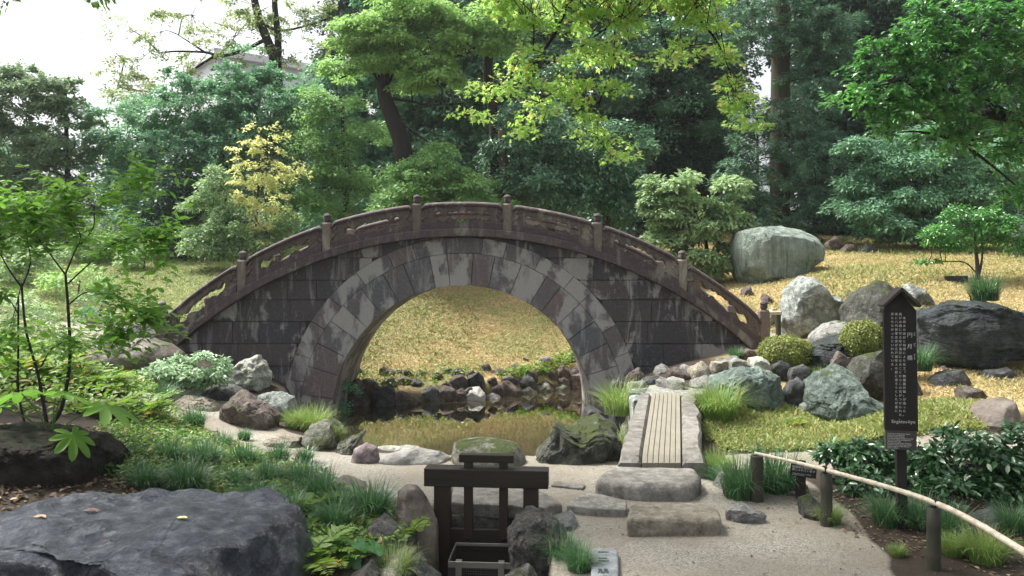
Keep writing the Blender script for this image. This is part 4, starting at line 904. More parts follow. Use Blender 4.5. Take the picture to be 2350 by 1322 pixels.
# ------------------------------------------------------------------ bamboo rails
tb = NT('pale_bamboo'); n = tb.noise(tb.obj((3, 3, 3)), 12, 4); tb.pbr(tb.mix(tb.ramp(n, [(.4, 0), (.7, 1)]), (.56, .5, .39), (.34, .29, .21)), .45, tb.bump(n, .2, .003), .5); M_BAM = tb.m
tb = NT('dark_bamboo_post'); n = tb.noise(tb.obj((5, 5, 2)), 5, 5); tb.pbr(tb.mix(n, (.022, .02, .015), (.06, .065, .04)), .6, tb.bump(n, .4, .006), .4); M_POSTD = tb.m
M_ROPE = plain_mat('black_palm_rope', (.012, .01, .009), .95)
def bamboo(mb, pts, r0, r1, step=.22, a=.4):
    P_ = [Vector(p) for p in spline(pts, 10)]; L = [0]
    for i in range(1, len(P_)): L.append(L[-1] + (P_[i] - P_[i - 1]).length)
    out = []; rad = []; N = int(L[-1] / .02)
    for k in range(N + 1):
        s = L[-1] * k / N; i = min(max(1, int(np.searchsorted(L, s))), len(L) - 1); u = (s - L[i - 1]) / max(1e-6, L[i] - L[i - 1]); out.append(P_[i - 1].lerp(P_[i], u))
        ph = (s % step) / step; rad.append((r0 + (r1 - r0) * s / L[-1]) * (1.0 + .16 * math.exp(-((ph - .5) / .04) ** 2)))
    mb.tube(out, rad, 12, a)
def post(x, y, top, r, parent, z0=None):
    z0 = h1(x, y) - .05 if z0 is None else z0; hgt = top - z0
    prof = [(r, 0)]; k = .12
    while k < hgt - .03: prof += [(r, k - .012), (r * 1.06, k), (r, k + .012)]; k += .16
    prof += [(r, hgt - .004), (r * .9, hgt), (r * .55, hgt), (r * .5, hgt - .03)]
    o = MB().lathe(prof, (x, y, z0), 16, .3).build('post', M_POSTD, parent, smooth='auto'); return o
def tie(mb, p, r, d): 
    for s in (-.006, .0, .006): mb.tube([Vector(p) + Vector((s + .0, math.cos(a) * r * 1.3, math.sin(a) * r * 1.3)) for a in np.linspace(0, 6.3, 11)], .0035, 5)
rail = empty('bamboo_rail', P(2145, 1310, 4.15), label='low pale bamboo rail on dark posts running out at the lower right', cat='railing')
rp = [P(1733, 1040, 5.3), P(1893, 1078, 4.78), P(2145, 1154, 4.08), P(2360, 1272, 3.45), P(2520, 1372, 3.1)]
mb = MB(); bamboo(mb, rp, .0105, .018, .26); mb.build('bamboo_pole', M_BAM, rail, smooth=True)
mb = MB()
for (px, pt, Y) in ((1738, 1042, 5.33), (1898, 1082, 4.8), (2145, 1160, 4.1), (2440, 1320, 3.3)):
    top = P(px, pt, Y); post(top.x, top.y + .01, top.z - .012, .034 if px > 1800 else .042, rail)
for i in (1, 2): tie(mb, rp[i] , .017, None)
mb.build('rope_tie', M_ROPE, rail)
lr = empty('bamboo_rail', P(318, 775, 11.0), label='short pale bamboo rail leading off the left end of the bridge', cat='railing')
mb = MB(); bamboo(mb, [P(276, 729, 11.1), P(320, 730, 11.05), P(362, 731, 11.0)], .032, .032, .4); mb.build('bamboo_pole', M_BAM, lr, smooth=True)
post(*P(318, 740, 11.05)[:2], P(318, 736, 11.05).z, .045, lr); post(*P(252, 740, 11.2)[:2], P(252, 731, 11.2).z, .045, lr)
rr_ = empty('bamboo_rail', P(1786, 775, 11.0), label='stub of bamboo rail beside the right end post of the bridge', cat='railing')
mb = MB(); bamboo(mb, [P(1766, 718, 11.0), P(1792, 718, 11.05)], .028, .028, .4); mb.build('bamboo_pole', M_BAM, rr_, smooth=True)
post(*P(1786, 740, 11.08)[:2], P(1786, 716, 11.08).z, .036, rr_)
# paler building beyond the trees
bl = empty('building', (-20.2, 62, -.3), R(-52), label='pale grey building glimpsed through the tree tops at upper left', cat='building')
M_BW = plain_mat('pale_wall', (.86, .86, .87), .8); M_BG = plain_mat('window_band', (.66, .68, .71), .5)
for i in range(5):
    o = MB().box(-4, 4, -4, 4, i * 3.4, i * 3.4 + 2.5).build('wall', M_BW, bl); o.location = (0, 0, 0)
    o = MB().box(-3.9, 3.9, -3.9, 3.9, i * 3.4 + 2.5, i * 3.4 + 3.4).build('window_band', M_BG, bl); o.location = (0, 0, 0)
o = MB().box(-4.3, 4.3, -4.3, 4.3, 17, 17.5).build('roof', M_BW, bl); o.location = (0, 0, 0)
# ------------------------------------------------------------------ foliage
TPL = {
 'rh': ([(0, 0, 0), (.5, .26, .07), (1, 0, 0), (.5, -.26, .07)], [(0, 1, 2), (0, 2, 3)]),
 'nar': ([(0, 0, 0), (.5, .11, .03), (1, 0, 0), (.5, -.11, .03)], [(0, 1, 2), (0, 2, 3)]),
 'leaf': ([(0, 0, 0), (.33, 0, -.02), (.68, 0, -.03), (1, 0, -.10), (.3, .2, .05), (.66, .19, .03), (.3, -.2, .05), (.66, -.19, .03)],
          [(0, 1, 4), (4, 1, 5), (1, 2, 5), (5, 2, 3), (0, 6, 1), (6, 7, 1), (1, 7, 2), (7, 3, 2)]),
}
L5 = [(0, 0, 0)]
for an, r_ in [(-125, .30), (-100, .16), (-62, .46), (-38, .2), (0, .62), (38, .2), (62, .46), (100, .16), (125, .30)]: L5.append((.38 + r_ * math.cos(R(an)), r_ * math.sin(R(an)), -.12 * r_))
TPL['maple'] = ([(.38, 0, .02)] + [L5[0]] + L5[1:], [(0, i, i + 1) for i in range(2, 10)] + [(0, 1, 2), (0, 10, 1)])
def leaf_mesh(name, c, nrm, axis_, size, tpl, lv=None, cv=None, width=1.0):
    """one leaf per row: position, surface normal, pointing direction"""
    T, Fc = TPL[tpl]; T = np.array(T, np.float32); Fc = np.array(Fc); n = len(c); k = len(T)
    nrm = nrm / np.linalg.norm(nrm, axis=1, keepdims=True); a = axis_ - (axis_ * nrm).sum(1, keepdims=True) * nrm; a /= np.linalg.norm(a, axis=1, keepdims=True) + 1e-9; b = np.cross(nrm, a)
    s = np.broadcast_to(np.asarray(size, float), (n,))[:, None, None]
    V = c[:, None, :] + s * (T[None, :, 0:1] * a[:, None, :] + T[None, :, 1:2] * width * b[:, None, :] + T[None, :, 2:3] * nrm[:, None, :])
    me = np_mesh(name, V.reshape(-1, 3), (Fc[None] + (np.arange(n) * k)[:, None, None]).reshape(-1, 3))
    attr(me, 'lv', np.repeat(rng.random(n) if lv is None else lv, k)); attr(me, 'cv', np.repeat(np.full(n, .5) if cv is None else cv, k))
    return me
def unit(v): return v / (np.linalg.norm(v, axis=-1, keepdims=True) + 1e-9)
PLACE = [(-40, 'at the left edge'), (80, 'behind the grey green tree'), (200, 'right of the grey green tree'), (310, 'over the low pale bush'), (400, 'behind the dark yew'), (560, 'above the pale bush'), (680, 'to the right of the yellow sapling'), (770, 'above the third bridge post'), (830, 'left of the broad dark trunk'), (900, 'at the broad dark trunk'), (960, 'just left of the crown panel'), (1020, 'over the left half of the crown panel'), (1080, 'over the middle of the crown panel'), (1130, 'over the right half of the crown panel'), (1220, 'just right of the crown panel'), (1270, 'under the hanging maple sprays'), (1335, 'over the panel right of the crown'), (1390, 'near the third post from the right'), (1445, 'left of the pale green bush'), (1520, 'above the pale green bush'), (1560, 'over the pale green bush'), (1640, 'over the right half of the pale green bush'), (1655, 'beside the conifer gap'), (1760, 'at the foot of the conifer'), (1845, 'right of the conifer trunk'), (1870, 'above the tall upright rock'), (1930, 'above the three stones of the mound'), (1985, 'behind the three stones of the mound'), (2050, 'behind the blue evergreen'), (2110, 'above the black lawn board'), (2170, 'left of the little lawn tree'), (2235, 'behind the little lawn tree'), (2300, 'right of the little lawn tree'), (2345, 'above the huge dark boulder'), (2430, 'at the right edge')]
def place(px): return min(PLACE, key=lambda q: abs(q[0] - px))[1]
def clumps(blobs, Y, rc=.32, dens=1.0, spread=.8, ymax=2.2):
    out = []; 
    for bl in blobs:
        px, py, rx, ry = bl[:4]; Yb = bl[4] if len(bl) > 4 and bl[4] else Y; d = bl[5] if len(bl) > 5 else 1
        c = np.array(P(px, py, Yb)); Rx, Rz = rx / F * Yb, ry / F * Yb; Ry = min(max(Rx, Rz), ymax)
        n = max(2, int(dens * d * 1.5 * (Rx * Rz + Rx * Ry) / rc ** 2))
        u = unit(rng.normal(size=(n, 3))); u[:, 1] = np.where(rng.random(n) < .3, u[:, 1], -abs(u[:, 1])); r = rng.uniform(.45, 1.04, n) ** .6
        out.append(np.c_[c + u * r[:, None] * [Rx, Ry, Rz], u])
    return np.vstack(out)
def crown_mesh(name, cl, rc, per, size, tpl, flat=.42, up=.8, droop=.25, wid=1.0, jit=.5, spray=False):
    n = len(cl); k = n * per; idx = np.repeat(np.arange(n), per)
    rcs = rc * rng.uniform(.6, 1.35, n)
    if spray:   # leaves along a few twigs per clump
        nt = 5; tw = unit(rng.normal(size=(n, nt, 3)) * [1, 1, .3] + cl[:, None, 3:6] * .7); ti = rng.integers(0, nt, k); d = tw[idx, ti]; r = rng.uniform(.1, 1.15, k)[:, None]
        off = d * r + rng.normal(size=(k, 3)) * .10; off[:, 2] -= .25 * r[:, 0] ** 2
        ax = unit(d + rng.normal(size=(k, 3)) * .55); ax[:, 2] -= droop
    else:
        d = rng.normal(size=(k, 3)); d = unit(d) * (rng.random((k, 1)) ** .4); off = d * [1, 1, flat]; off[:, 2] -= .3 * (off[:, 0] ** 2 + off[:, 1] ** 2)
        ax = unit(off + cl[idx, 3:6] * .4 + rng.normal(size=(k, 3)) * .5); ax[:, 2] -= droop
    c = cl[idx, :3] + off * rcs[idx, None]
    nr = unit(np.array([0, 0, up]) + cl[idx, 3:6] * .35 + rng.normal(size=(k, 3)) * jit)
    cv = np.clip(rng.normal(.5, .25, n)[idx], 0, 1)
    return leaf_mesh(name, c, nr, ax, size * rng.uniform(.65, 1.25, k), tpl, None, cv, wid)
def limb_tubes(mb, paths):
    for p in paths:
        pts = spline([P(a, b, Yq) for a, b, Yq in p['p']], 5); n = len(pts); r0, r1 = p['r']
        mb.tube(pts, [r0 + (r1 - r0) * (i / (n - 1)) ** .8 for i in range(n)], 9, p.get('a', .5))
def tree(name, label, cat, Y, blobs, mat, bark, trunk, rc=.32, per=55, size=.075, tpl='rh', dens=1.0, group=None, twigs=.35, tr=.012, **kw):
    ck = {k: kw.pop(k) for k in ('ymax',) if k in kw}
    cl = clumps(blobs, Y, rc, dens, **ck)
    base = P(*trunk[0]['p'][0]); bz_ = h1(base.x, base.y) if base.z < 6 else base.z
    root = empty(name, (base.x, base.y, min(bz_, base.z)), label=label, cat=cat, group=group)
    per = int(per * (2.3 if Y > 14 else 1.5)); size = size * (1.12 if Y > 14 else 1)
    me = crown_mesh('crown', cl, rc, per, size, tpl, **kw); link('crown', me, mat, root)
    mb = MB(); limb_tubes(mb, trunk)
    # limbs from the trunk to each mass and twigs to some of its clumps
    tp = np.array([list(q) for p in trunk for q in spline([P(*a) for a in p['p']], 5)])
    for bl in blobs:
        c = np.array(P(bl[0], bl[1] + bl[3] * .35, (bl[4] if len(bl) > 4 and bl[4] else Y)))
        d = ((tp - c) ** 2 * [1, 1, 1]).sum(1) + 3.0 * np.maximum(0, tp[:, 2] - c[2]) ** 2; s = tp[np.argmin(d)]; m = (s + c) / 2 + [0, 0, .12 * np.linalg.norm(s - c)] + rng.normal(size=3) * .08
        L = np.linalg.norm(s - c); r0 = min(.05, .012 + .012 * L) * (tr / .012)
        pts = spline([s, m, c], 5); mb.tube(pts, np.linspace(r0, r0 * .35, len(pts)), 6, .5)
        Yq = bl[4] if len(bl) > 4 and bl[4] else Y; R_ = max(bl[2], bl[3]) / F * Yq * 1.25
        nearc = cl[(np.linalg.norm(cl[:, :3] - c, axis=1) < R_)]
        for q in nearc[rng.random(len(nearc)) < twigs][:40]:
            pts = spline([c, (c + q[:3]) / 2 + rng.normal(size=3) * .07, q[:3]], 3); mb.tube(pts, np.linspace(r0 * .35, .004, len(pts)), 4, .5, cap=False)
    mb.build('trunk', bark, root, smooth=True)
    return root
B_DARK = bark_mat('dark_bark', (.035, .03, .028)); B_GREY = bark_mat('grey_bark', (.09, .08, .07)); B_BRN = bark_mat('brown_bark', (.11, .075, .06)); B_IVY = bark_mat('ivy_clad_bark', (.08, .06, .05), .9)
LM = dict(
 grey=leaf_mat('grey_green_leaf', (.06, .10, .06), (.15, .21, .12), None, .35, .55, gain=2.0),
 airy=leaf_mat('airy_olive_leaf', (.12, .16, .06), (.26, .31, .14), None, .5, .55, gain=1.5),
 mid=leaf_mat('blue_green_leaf', (.055, .125, .075), (.13, .25, .15), None, .35, .5, gain=1.9),
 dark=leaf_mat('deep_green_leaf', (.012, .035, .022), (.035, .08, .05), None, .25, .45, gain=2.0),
 camel=leaf_mat('glossy_evergreen_leaf', (.03, .08, .045), (.085, .17, .095), None, .25, .34, .7, gain=1.9),
 yellow=leaf_mat('yellow_green_leaf', (.50, .54, .22), (.76, .76, .42), (.75, .62, .32), .5, .5),
 pale=leaf_mat('pale_green_leaf', (.13, .21, .10), (.30, .40, .22), None, .4, .5, gain=1.4),
 light=leaf_mat('light_green_leaf', (.12, .22, .07), (.3, .44, .17), None, .45, .45, gain=1.5),
 layer=leaf_mat('layered_green_leaf', (.08, .16, .055), (.18, .3, .11), None, .4, .5, gain=1.7),
 conif=leaf_mat('conifer_spray', (.035, .085, .055), (.09, .17, .105), None, .2, .6, gain=1.7),
 maple=leaf_mat('maple_leaf', (.27, .46, .10), (.47, .66, .22), (.62, .54, .22), .6, .5),
 bright=leaf_mat('bright_glossy_leaf', (.03, .12, .03), (.10, .28, .06), None, .35, .32, .7, gain=1.3),
 sap=leaf_mat('fresh_sapling_leaf', (.10, .26, .035), (.28, .48, .09), None, .55, .45),
 azal=leaf_mat('clipped_azalea_leaf', (.14, .19, .04), (.32, .36, .10), (.1, .06, .03), .35, .5),
 varie=leaf_mat('variegated_leaf', (.10, .2, .10), (.38, .5, .34), None, .35, .45, gain=1.3),
 shrub=leaf_mat('dark_shrub_leaf', (.015, .055, .02), (.05, .14, .045), (.12, .22, .1), .25, .25, .8),
 fern=leaf_mat('fern_leaf', (.10, .22, .03), (.26, .38, .06), (.4, .26, .05), .5, .5),
 tuft=leaf_mat('dwarf_lily_blade', (.03, .10, .035), (.10, .22, .09), (.2, .3, .16), .3, .35, .6),
 sedge=leaf_mat('bright_sedge_blade', (.10, .2, .04), (.28, .4, .12), (.4, .34, .14), .35, .4),
 straw=leaf_mat('straw_blade', (.27, .26, .095), (.68, .52, .30), (.28, .35, .12), .15, .8, .3, tcol=(1, 1, 1)),
 grassb=leaf_mat('lawn_blade', (.18, .25, .09), (.42, .46, .22), (.5, .42, .22), .3, .7, .3, tcol=(1.1, 1.1, .9)),
 rough=leaf_mat('rough_grass_blade', (.12, .17, .04), (.34, .38, .12), (.42, .32, .16), .35, .6),
 cover=leaf_mat('ground_cover_leaf', (.08, .17, .03), (.26, .4, .08), (.3, .2, .06), .4, .45),
 litter=leaf_mat('fallen_leaf', (.06, .035, .022), (.18, .12, .07), (.34, .27, .16), .1, .8),
 butter=leaf_mat('leopard_plant_leaf', (.03, .12, .025), (.07, .2, .05), None, .3, .3, .6),
)
# --- the far, dark rows of trees that close the view
gF = 'dark trees closing the view behind the garden'
k = 0
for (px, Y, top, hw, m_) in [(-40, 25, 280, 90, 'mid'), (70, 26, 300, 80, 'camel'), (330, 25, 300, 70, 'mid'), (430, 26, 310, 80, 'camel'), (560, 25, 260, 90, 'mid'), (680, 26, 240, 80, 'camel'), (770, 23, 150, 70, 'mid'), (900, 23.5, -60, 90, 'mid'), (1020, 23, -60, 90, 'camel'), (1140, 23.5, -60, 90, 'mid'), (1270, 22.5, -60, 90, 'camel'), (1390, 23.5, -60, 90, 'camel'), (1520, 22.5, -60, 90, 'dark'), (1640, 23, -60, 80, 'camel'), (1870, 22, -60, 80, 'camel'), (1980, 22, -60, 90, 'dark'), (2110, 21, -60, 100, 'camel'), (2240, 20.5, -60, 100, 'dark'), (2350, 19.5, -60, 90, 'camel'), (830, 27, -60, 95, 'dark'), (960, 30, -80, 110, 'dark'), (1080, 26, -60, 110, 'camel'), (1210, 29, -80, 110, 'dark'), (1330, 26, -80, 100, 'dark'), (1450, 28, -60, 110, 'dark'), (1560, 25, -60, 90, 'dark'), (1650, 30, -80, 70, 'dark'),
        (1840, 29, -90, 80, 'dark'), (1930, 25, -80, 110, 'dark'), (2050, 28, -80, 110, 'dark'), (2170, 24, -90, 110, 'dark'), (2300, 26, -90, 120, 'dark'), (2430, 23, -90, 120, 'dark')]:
    bl = []; y = top + 40
    while y < 520: bl.append((px + rng.uniform(-25, 25), y, hw * rng.uniform(.75, 1.1), 62)); y += 82
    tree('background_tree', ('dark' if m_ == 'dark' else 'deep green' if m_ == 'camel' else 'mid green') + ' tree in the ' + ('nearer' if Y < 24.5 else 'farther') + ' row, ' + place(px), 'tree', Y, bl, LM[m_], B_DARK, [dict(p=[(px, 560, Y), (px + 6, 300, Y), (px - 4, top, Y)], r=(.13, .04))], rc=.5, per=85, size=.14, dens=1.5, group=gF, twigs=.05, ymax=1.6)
# bank of undergrowth along the lawn's rear edge, individual bushes
gU = 'bushes along the rear edge of the lawn'
for (px, py, hw, hh, Y, m_) in [(720, 540, 70, 60, 20.5, 'mid'), (800, 520, 80, 60, 20.5, 'camel'), (900, 510, 90, 60, 20.8, 'camel'), (1010, 505, 90, 60, 20.8, 'dark'), (1120, 510, 90, 60, 20.6, 'camel'), (1230, 510, 90, 60, 20.8, 'dark'), (1340, 510, 90, 60, 20.6, 'camel'), (1440, 520, 70, 60, 20.6, 'dark'),
        (1760, 510, 80, 50, 21, 'mid'), (1870, 500, 90, 50, 21.2, 'dark'), (1990, 500, 90, 55, 21.2, 'dark'), (2110, 500, 100, 50, 21, 'dark'), (2230, 500, 100, 60, 19.6, 'dark'), (2340, 500, 90, 70, 18.8, 'dark'), (300, 540, 70, 60, 20.4, 'mid'), (200, 540, 80, 60, 20, 'grey'), (90, 545, 90, 60, 20, 'mid'), (-20, 540, 80, 70, 20, 'grey'), (400, 545, 60, 40, 20.2, 'dark')]:
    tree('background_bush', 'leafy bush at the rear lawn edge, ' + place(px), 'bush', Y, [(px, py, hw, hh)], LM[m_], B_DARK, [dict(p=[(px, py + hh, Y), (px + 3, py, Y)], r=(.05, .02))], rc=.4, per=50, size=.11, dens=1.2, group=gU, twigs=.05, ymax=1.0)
# --- individual trees, left to right
tree('grey_green_tree', 'grey green tree at the left edge with a thin dark trunk', 'tree', 19, [(60, 235, 110, 70), (150, 300, 80, 75), (30, 370, 110, 85), (110, 420, 70, 60), (60, 480, 120, 70), (170, 500, 60, 40), (140, 225, 50, 40), (10, 200, 60, 40), (180, 370, 30, 40)], LM['grey'], B_DARK,
     [dict(p=[(160, 640, 19), (157, 470, 19), (153, 320, 19), (150, 200, 19)], r=(.11, .03))], rc=.34, per=95, size=.085, dens=1.8, spray=True)
tree('airy_tall_tree', 'tall airy tree with a forked dark trunk and sparse olive leaves against the sky', 'tree', 22, [(300, 185, 60, 45, 0, .9), (350, 215, 90, 40, 0, .7), (290, 235, 50, 40, 0, .8), (370, 60, 60, 40, 0, .35), (440, 20, 90, 40, 0, .4), (480, 105, 70, 35, 0, .6), (540, 70, 70, 40, 0, .7), (600, 10, 90, 40, 0, .9), (690, 20, 70, 50, 0, .8), (420, 160, 60, 30, 0, .8), (400, 215, 60, 30, 0, .6), (330, 120, 50, 30, 0, .5), (265, 110, 34, 34, 0, .5), (300, 60, 40, 24, 0, .3), (560, 120, 40, 25, 0, .6), (740, 60, 50, 60, 0, .8), (680, 110, 60, 40, 0, .8)], LM['airy'], B_DARK,
     [dict(p=[(640, 560, 22), (640, 300, 22), (632, 150, 22), (612, 90, 22), (590, 30, 22), (575, -60, 22)], r=(.2, .09)), dict(p=[(636, 180, 22), (638, 90, 22), (630, 0, 22), (640, -60, 22)], r=(.12, .06)), dict(p=[(610, 90, 22), (560, 115, 22), (510, 128, 22), (470, 120, 22), (400, 118, 22), (365, 122, 22)], r=(.06, .02)), dict(p=[(470, 120, 22), (440, 100, 22), (405, 78, 22)], r=(.035, .012)), dict(p=[(595, 50, 22), (640, 70, 22), (700, 60, 22), (760, 40, 22)], r=(.05, .02)), dict(p=[(430, 215, 22), (350, 212, 22), (270, 200, 22)], r=(.04, .015)), dict(p=[(500, 125, 22), (440, 165, 22), (430, 215, 22)], r=(.04, .03))], rc=.36, per=55, size=.075, spray=True, twigs=.6)
tree('feathery_tree', 'feathery blue green tree filling the space behind the yellow sapling', 'tree', 19.2, [(290, 300, 80, 60), (380, 320, 100, 75), (480, 260, 100, 75), (560, 190, 65, 75), (620, 250, 110, 85), (540, 330, 110, 70), (690, 320, 70, 70), (330, 420, 70, 60), (620, 400, 90, 60), (530, 470, 90, 60), (250, 400, 30, 70, 0, .8), (420, 200, 60, 30, 0, .5), (700, 240, 50, 50)], LM['mid'], B_DARK,
     [dict(p=[(500, 580, 19.2), (505, 420, 19.2), (520, 260, 19.2)], r=(.14, .05)), dict(p=[(505, 450, 19.2), (430, 360, 19.2), (370, 300, 19.2)], r=(.07, .02)), dict(p=[(510, 400, 19.2), (580, 300, 19.2), (600, 200, 19.2)], r=(.07, .02))], rc=.36, per=95, size=.08, dens=1.7, spray=True)
tree('dark_yew_tree', 'dark compact evergreen behind the left end of the bridge', 'tree', 18, [(415, 420, 60, 40), (400, 480, 70, 45), (430, 370, 35, 35), (420, 535, 60, 35)], LM['dark'], B_DARK, [dict(p=[(418, 600, 18), (415, 400, 18)], r=(.1, .04))], rc=.3, per=70, size=.08, dens=1.3)
tree('broad_pad_tree', 'big dark trunked tree with light green pads of leaves above the bridge crown', 'tree', 17.2,
     [(840, 62, 70, 22), (900, 92, 90, 26), (985, 45, 90, 26), (960, 150, 80, 16), (1000, 182, 75, 24), (945, 190, 50, 14), (1060, 105, 75, 26), (860, 140, 55, 20), (1090, 50, 80, 35), (820, 105, 60, 18), (930, 10, 80, 20), (1150, 90, 60, 40), (780, 170, 50, 30, 17.8), (1030, 60, 60, 20), (890, 55, 50, 16), (1180, 20, 70, 30)], LM['light'], B_DARK,
     [dict(p=[(930, 540, 17.4), (925, 350, 17.4), (900, 270, 17.4), (880, 205, 17.4), (900, 150, 17.4), (940, 110, 17.4)], r=(.24, .1)), dict(p=[(900, 160, 17.4), (960, 128, 17.4), (1040, 130, 17.4), (1090, 110, 17.4)], r=(.09, .04)), dict(p=[(885, 200, 17.4), (850, 150, 17.4), (830, 90, 17.4)], r=(.08, .03)),
      dict(p=[(905, 270, 17.4), (960, 310, 17.4), (1010, 345, 17.4)], r=(.035, .012)), dict(p=[(893, 225, 17.4), (990, 240, 17.4), (1080, 235, 17.4)], r=(.035, .012)), dict(p=[(1138, 520, 17.6), (1135, 300, 17.6), (1120, 180, 17.6), (1125, 100, 17.6)], r=(.14, .09))], rc=.27, per=80, size=.08, tpl='leaf', flat=.42, up=1.0, jit=.5, dens=1.3, ymax=1.5)
tree('layered_tree', 'yellow green layered tree behind the left railing of the bridge', 'tree', 18.2, [(740, 330, 60, 30), (850, 315, 60, 35), (800, 385, 80, 30), (700, 425, 55, 35), (850, 430, 70, 32), (790, 265, 60, 35), (720, 240, 50, 40), (760, 480, 70, 30)], LM['layer'], B_DARK, [dict(p=[(800, 560, 18.2), (790, 400, 18.2), (785, 240, 18.2)], r=(.1, .03))], rc=.32, per=80, size=.075, flat=.55, up=.8, dens=1.3)
tree('spreading_tree', 'fresh green spreading tree just behind the crown of the bridge', 'tree', 16.8, [(1000, 395, 100, 32), (960, 440, 90, 28), (1080, 430, 90, 34), (1010, 350, 50, 20), (900, 470, 60, 22), (1050, 465, 80, 22), (1130, 470, 50, 22)], LM['layer'], B_BRN, [dict(p=[(1160, 560, 17.2), (1158, 420, 17.2), (1150, 300, 17.2)], r=(.13, .07)), dict(p=[(1158, 420, 17.2), (1090, 400, 17), (1010, 410, 16.8)], r=(.05, .02))], rc=.28, per=80, size=.075, flat=.5, up=.8, dens=1.4)
tree('camellia_tree', 'glossy mid green camellia tree right of the bridge crown', 'tree', 17.8, [(1200, 340, 90, 60), (1310, 330, 100, 70), (1250, 420, 120, 50), (1380, 400, 90, 60), (1160, 420, 60, 45), (1430, 330, 70, 60), (1340, 460, 90, 40), (1440, 470, 60, 50), (1230, 270, 70, 40)], LM['camel'], B_BRN, [dict(p=[(1262, 560, 17.8), (1260, 430, 17.8), (1270, 300, 17.8)], r=(.12, .04)), dict(p=[(1395, 560, 17.8), (1390, 430, 17.8), (1400, 330, 17.8)], r=(.1, .04))], rc=.32, per=90, size=.08, tpl='leaf', flat=.6, dens=1.35)
tree('shaded_tree', 'dark bluish tree in the shade behind the maple sprays', 'tree', 21, [(1490, 200, 110, 70), (1590, 260, 90, 60), (1540, 110, 100, 70), (1420, 130, 90, 80), (1500, 310, 60, 40), (1330, 180, 80, 70), (1650, 60, 80, 60)], LM['camel'], B_DARK, [dict(p=[(1500, 560, 21), (1500, 300, 21), (1490, 100, 21)], r=(.15, .06))], rc=.42, per=70, size=.10, dens=1.0)
cp = []
for y, w in [(-10, 90), (60, 120), (115, 130), (175, 110), (250, 90), (320, 110), (365, 120), (420, 130), (470, 120), (520, 90)]:
    for s in (-1, 1): cp.append((1792 + s * w * .62 + rng.uniform(-15, 15), y + rng.uniform(-8, 8), w * .52, 24))
cp += [(1840, 90, 60, 30), (1890, 60, 70, 30), (1930, 110, 60, 25)]
tree('old_conifer_tree', 'tall old conifer with a straight reddish trunk and drooping sprays', 'conifer', 18.4, [b for b in cp if not (1700 < b[0] < 1765 and 120 < b[1] < 215)], LM['conif'], B_IVY, [dict(p=[(1790, 600, 18.8), (1790, 300, 18.8), (1793, 60, 18.8), (1795, -80, 18.8)], r=(.24, .2))], rc=.3, per=110, size=.10, tpl='nar', flat=.35, up=1.0, droop=.5, dens=1.3, spray=True)
tree('shaded_conifer', 'young dark conifer filling the gap left of the old conifer trunk', 'conifer', 21, [(1735, 290, 40, 50), (1740, 370, 50, 50), (1735, 450, 60, 50), (1740, 520, 60, 40)], LM['conif'], B_DARK, [dict(p=[(1740, 590, 21), (1738, 260, 21)], r=(.08, .02))], rc=.35, per=70, size=.09, tpl='nar', flat=.4, dens=1.5, spray=True)
tree('pale_maple_bush', 'pale green bush beside the tall upright rock on the mound', 'bush', 15, [(1545, 415, 50, 40), (1530, 470, 60, 45), (1590, 500, 70, 55), (1655, 440, 50, 38), (1680, 500, 45, 45), (1540, 560, 45, 45), (1620, 580, 65, 50), (1690, 555, 30, 50), (1500, 500, 35, 25)], LM['pale'], B_BRN, [dict(p=[(1632, 650, 15), (1620, 560, 15), (1590, 470, 15)], r=(.06, .02)), dict(p=[(1634, 650, 15), (1650, 560, 15), (1665, 470, 15)], r=(.05, .02))], rc=.24, per=85, size=.085, tpl='leaf', flat=.35, up=.9, droop=.4, dens=1.35)
tree('blue_evergreen_tree', 'layered blue green evergreen at the rear right of the golden mound', 'tree', 17, [(2060, 385, 110, 28), (1990, 425, 70, 22), (2000, 480, 90, 26), (2090, 455, 110, 26), (2070, 520, 100, 25), (2200, 440, 100, 40), (2280, 380, 110, 50), (2330, 470, 90, 50), (2200, 520, 110, 30), (2110, 330, 100, 35), (1970, 350, 60, 30)], LM['mid'], B_DARK, [dict(p=[(2150, 580, 17), (2150, 430, 17), (2140, 280, 17)], r=(.12, .04))], rc=.3, per=80, size=.08, tpl='leaf', flat=.5, up=.8, dens=1.35)
tree('glossy_overhanging_tree', 'bright glossy leaved tree reaching in from the right edge', 'tree', 9.5, [(2020, 130, 60, 28), (2080, 90, 70, 35), (2150, 130, 90, 45), (2060, 190, 90, 34), (2000, 235, 70, 22), (1960, 215, 35, 14), (2100, 235, 70, 30), (2180, 210, 80, 45), (2130, 40, 60, 40), (2240, 60, 90, 60), (2290, 150, 90, 70), (2060, 270, 50, 14), (2270, 230, 70, 40), (2340, 60, 80, 70), (2160, 300, 80, 22, 9.8), (2060, 300, 40, 12), (2330, 320, 60, 40), (2250, 330, 60, 30), (2340, 420, 50, 40)], LM['bright'], B_DARK,
     [dict(p=[(2700, 800, 9.8), (2640, 420, 9.8), (2560, 320, 9.8), (2420, 285, 9.7), (2330, 270, 9.6), (2260, 262, 9.6), (2215, 290, 9.6), (2195, 320, 9.6)], r=(.16, .03)), dict(p=[(2560, 320, 9.8), (2450, 160, 9.7), (2300, 110, 9.6), (2180, 120, 9.5)], r=(.08, .02)), dict(p=[(2330, 270, 9.6), (2240, 220, 9.5), (2120, 200, 9.5)], r=(.03, .012))], rc=.2, per=60, size=.075, tpl='leaf', flat=.4, up=.9, droop=.35, dens=1.3, ymax=.9, spray=True)
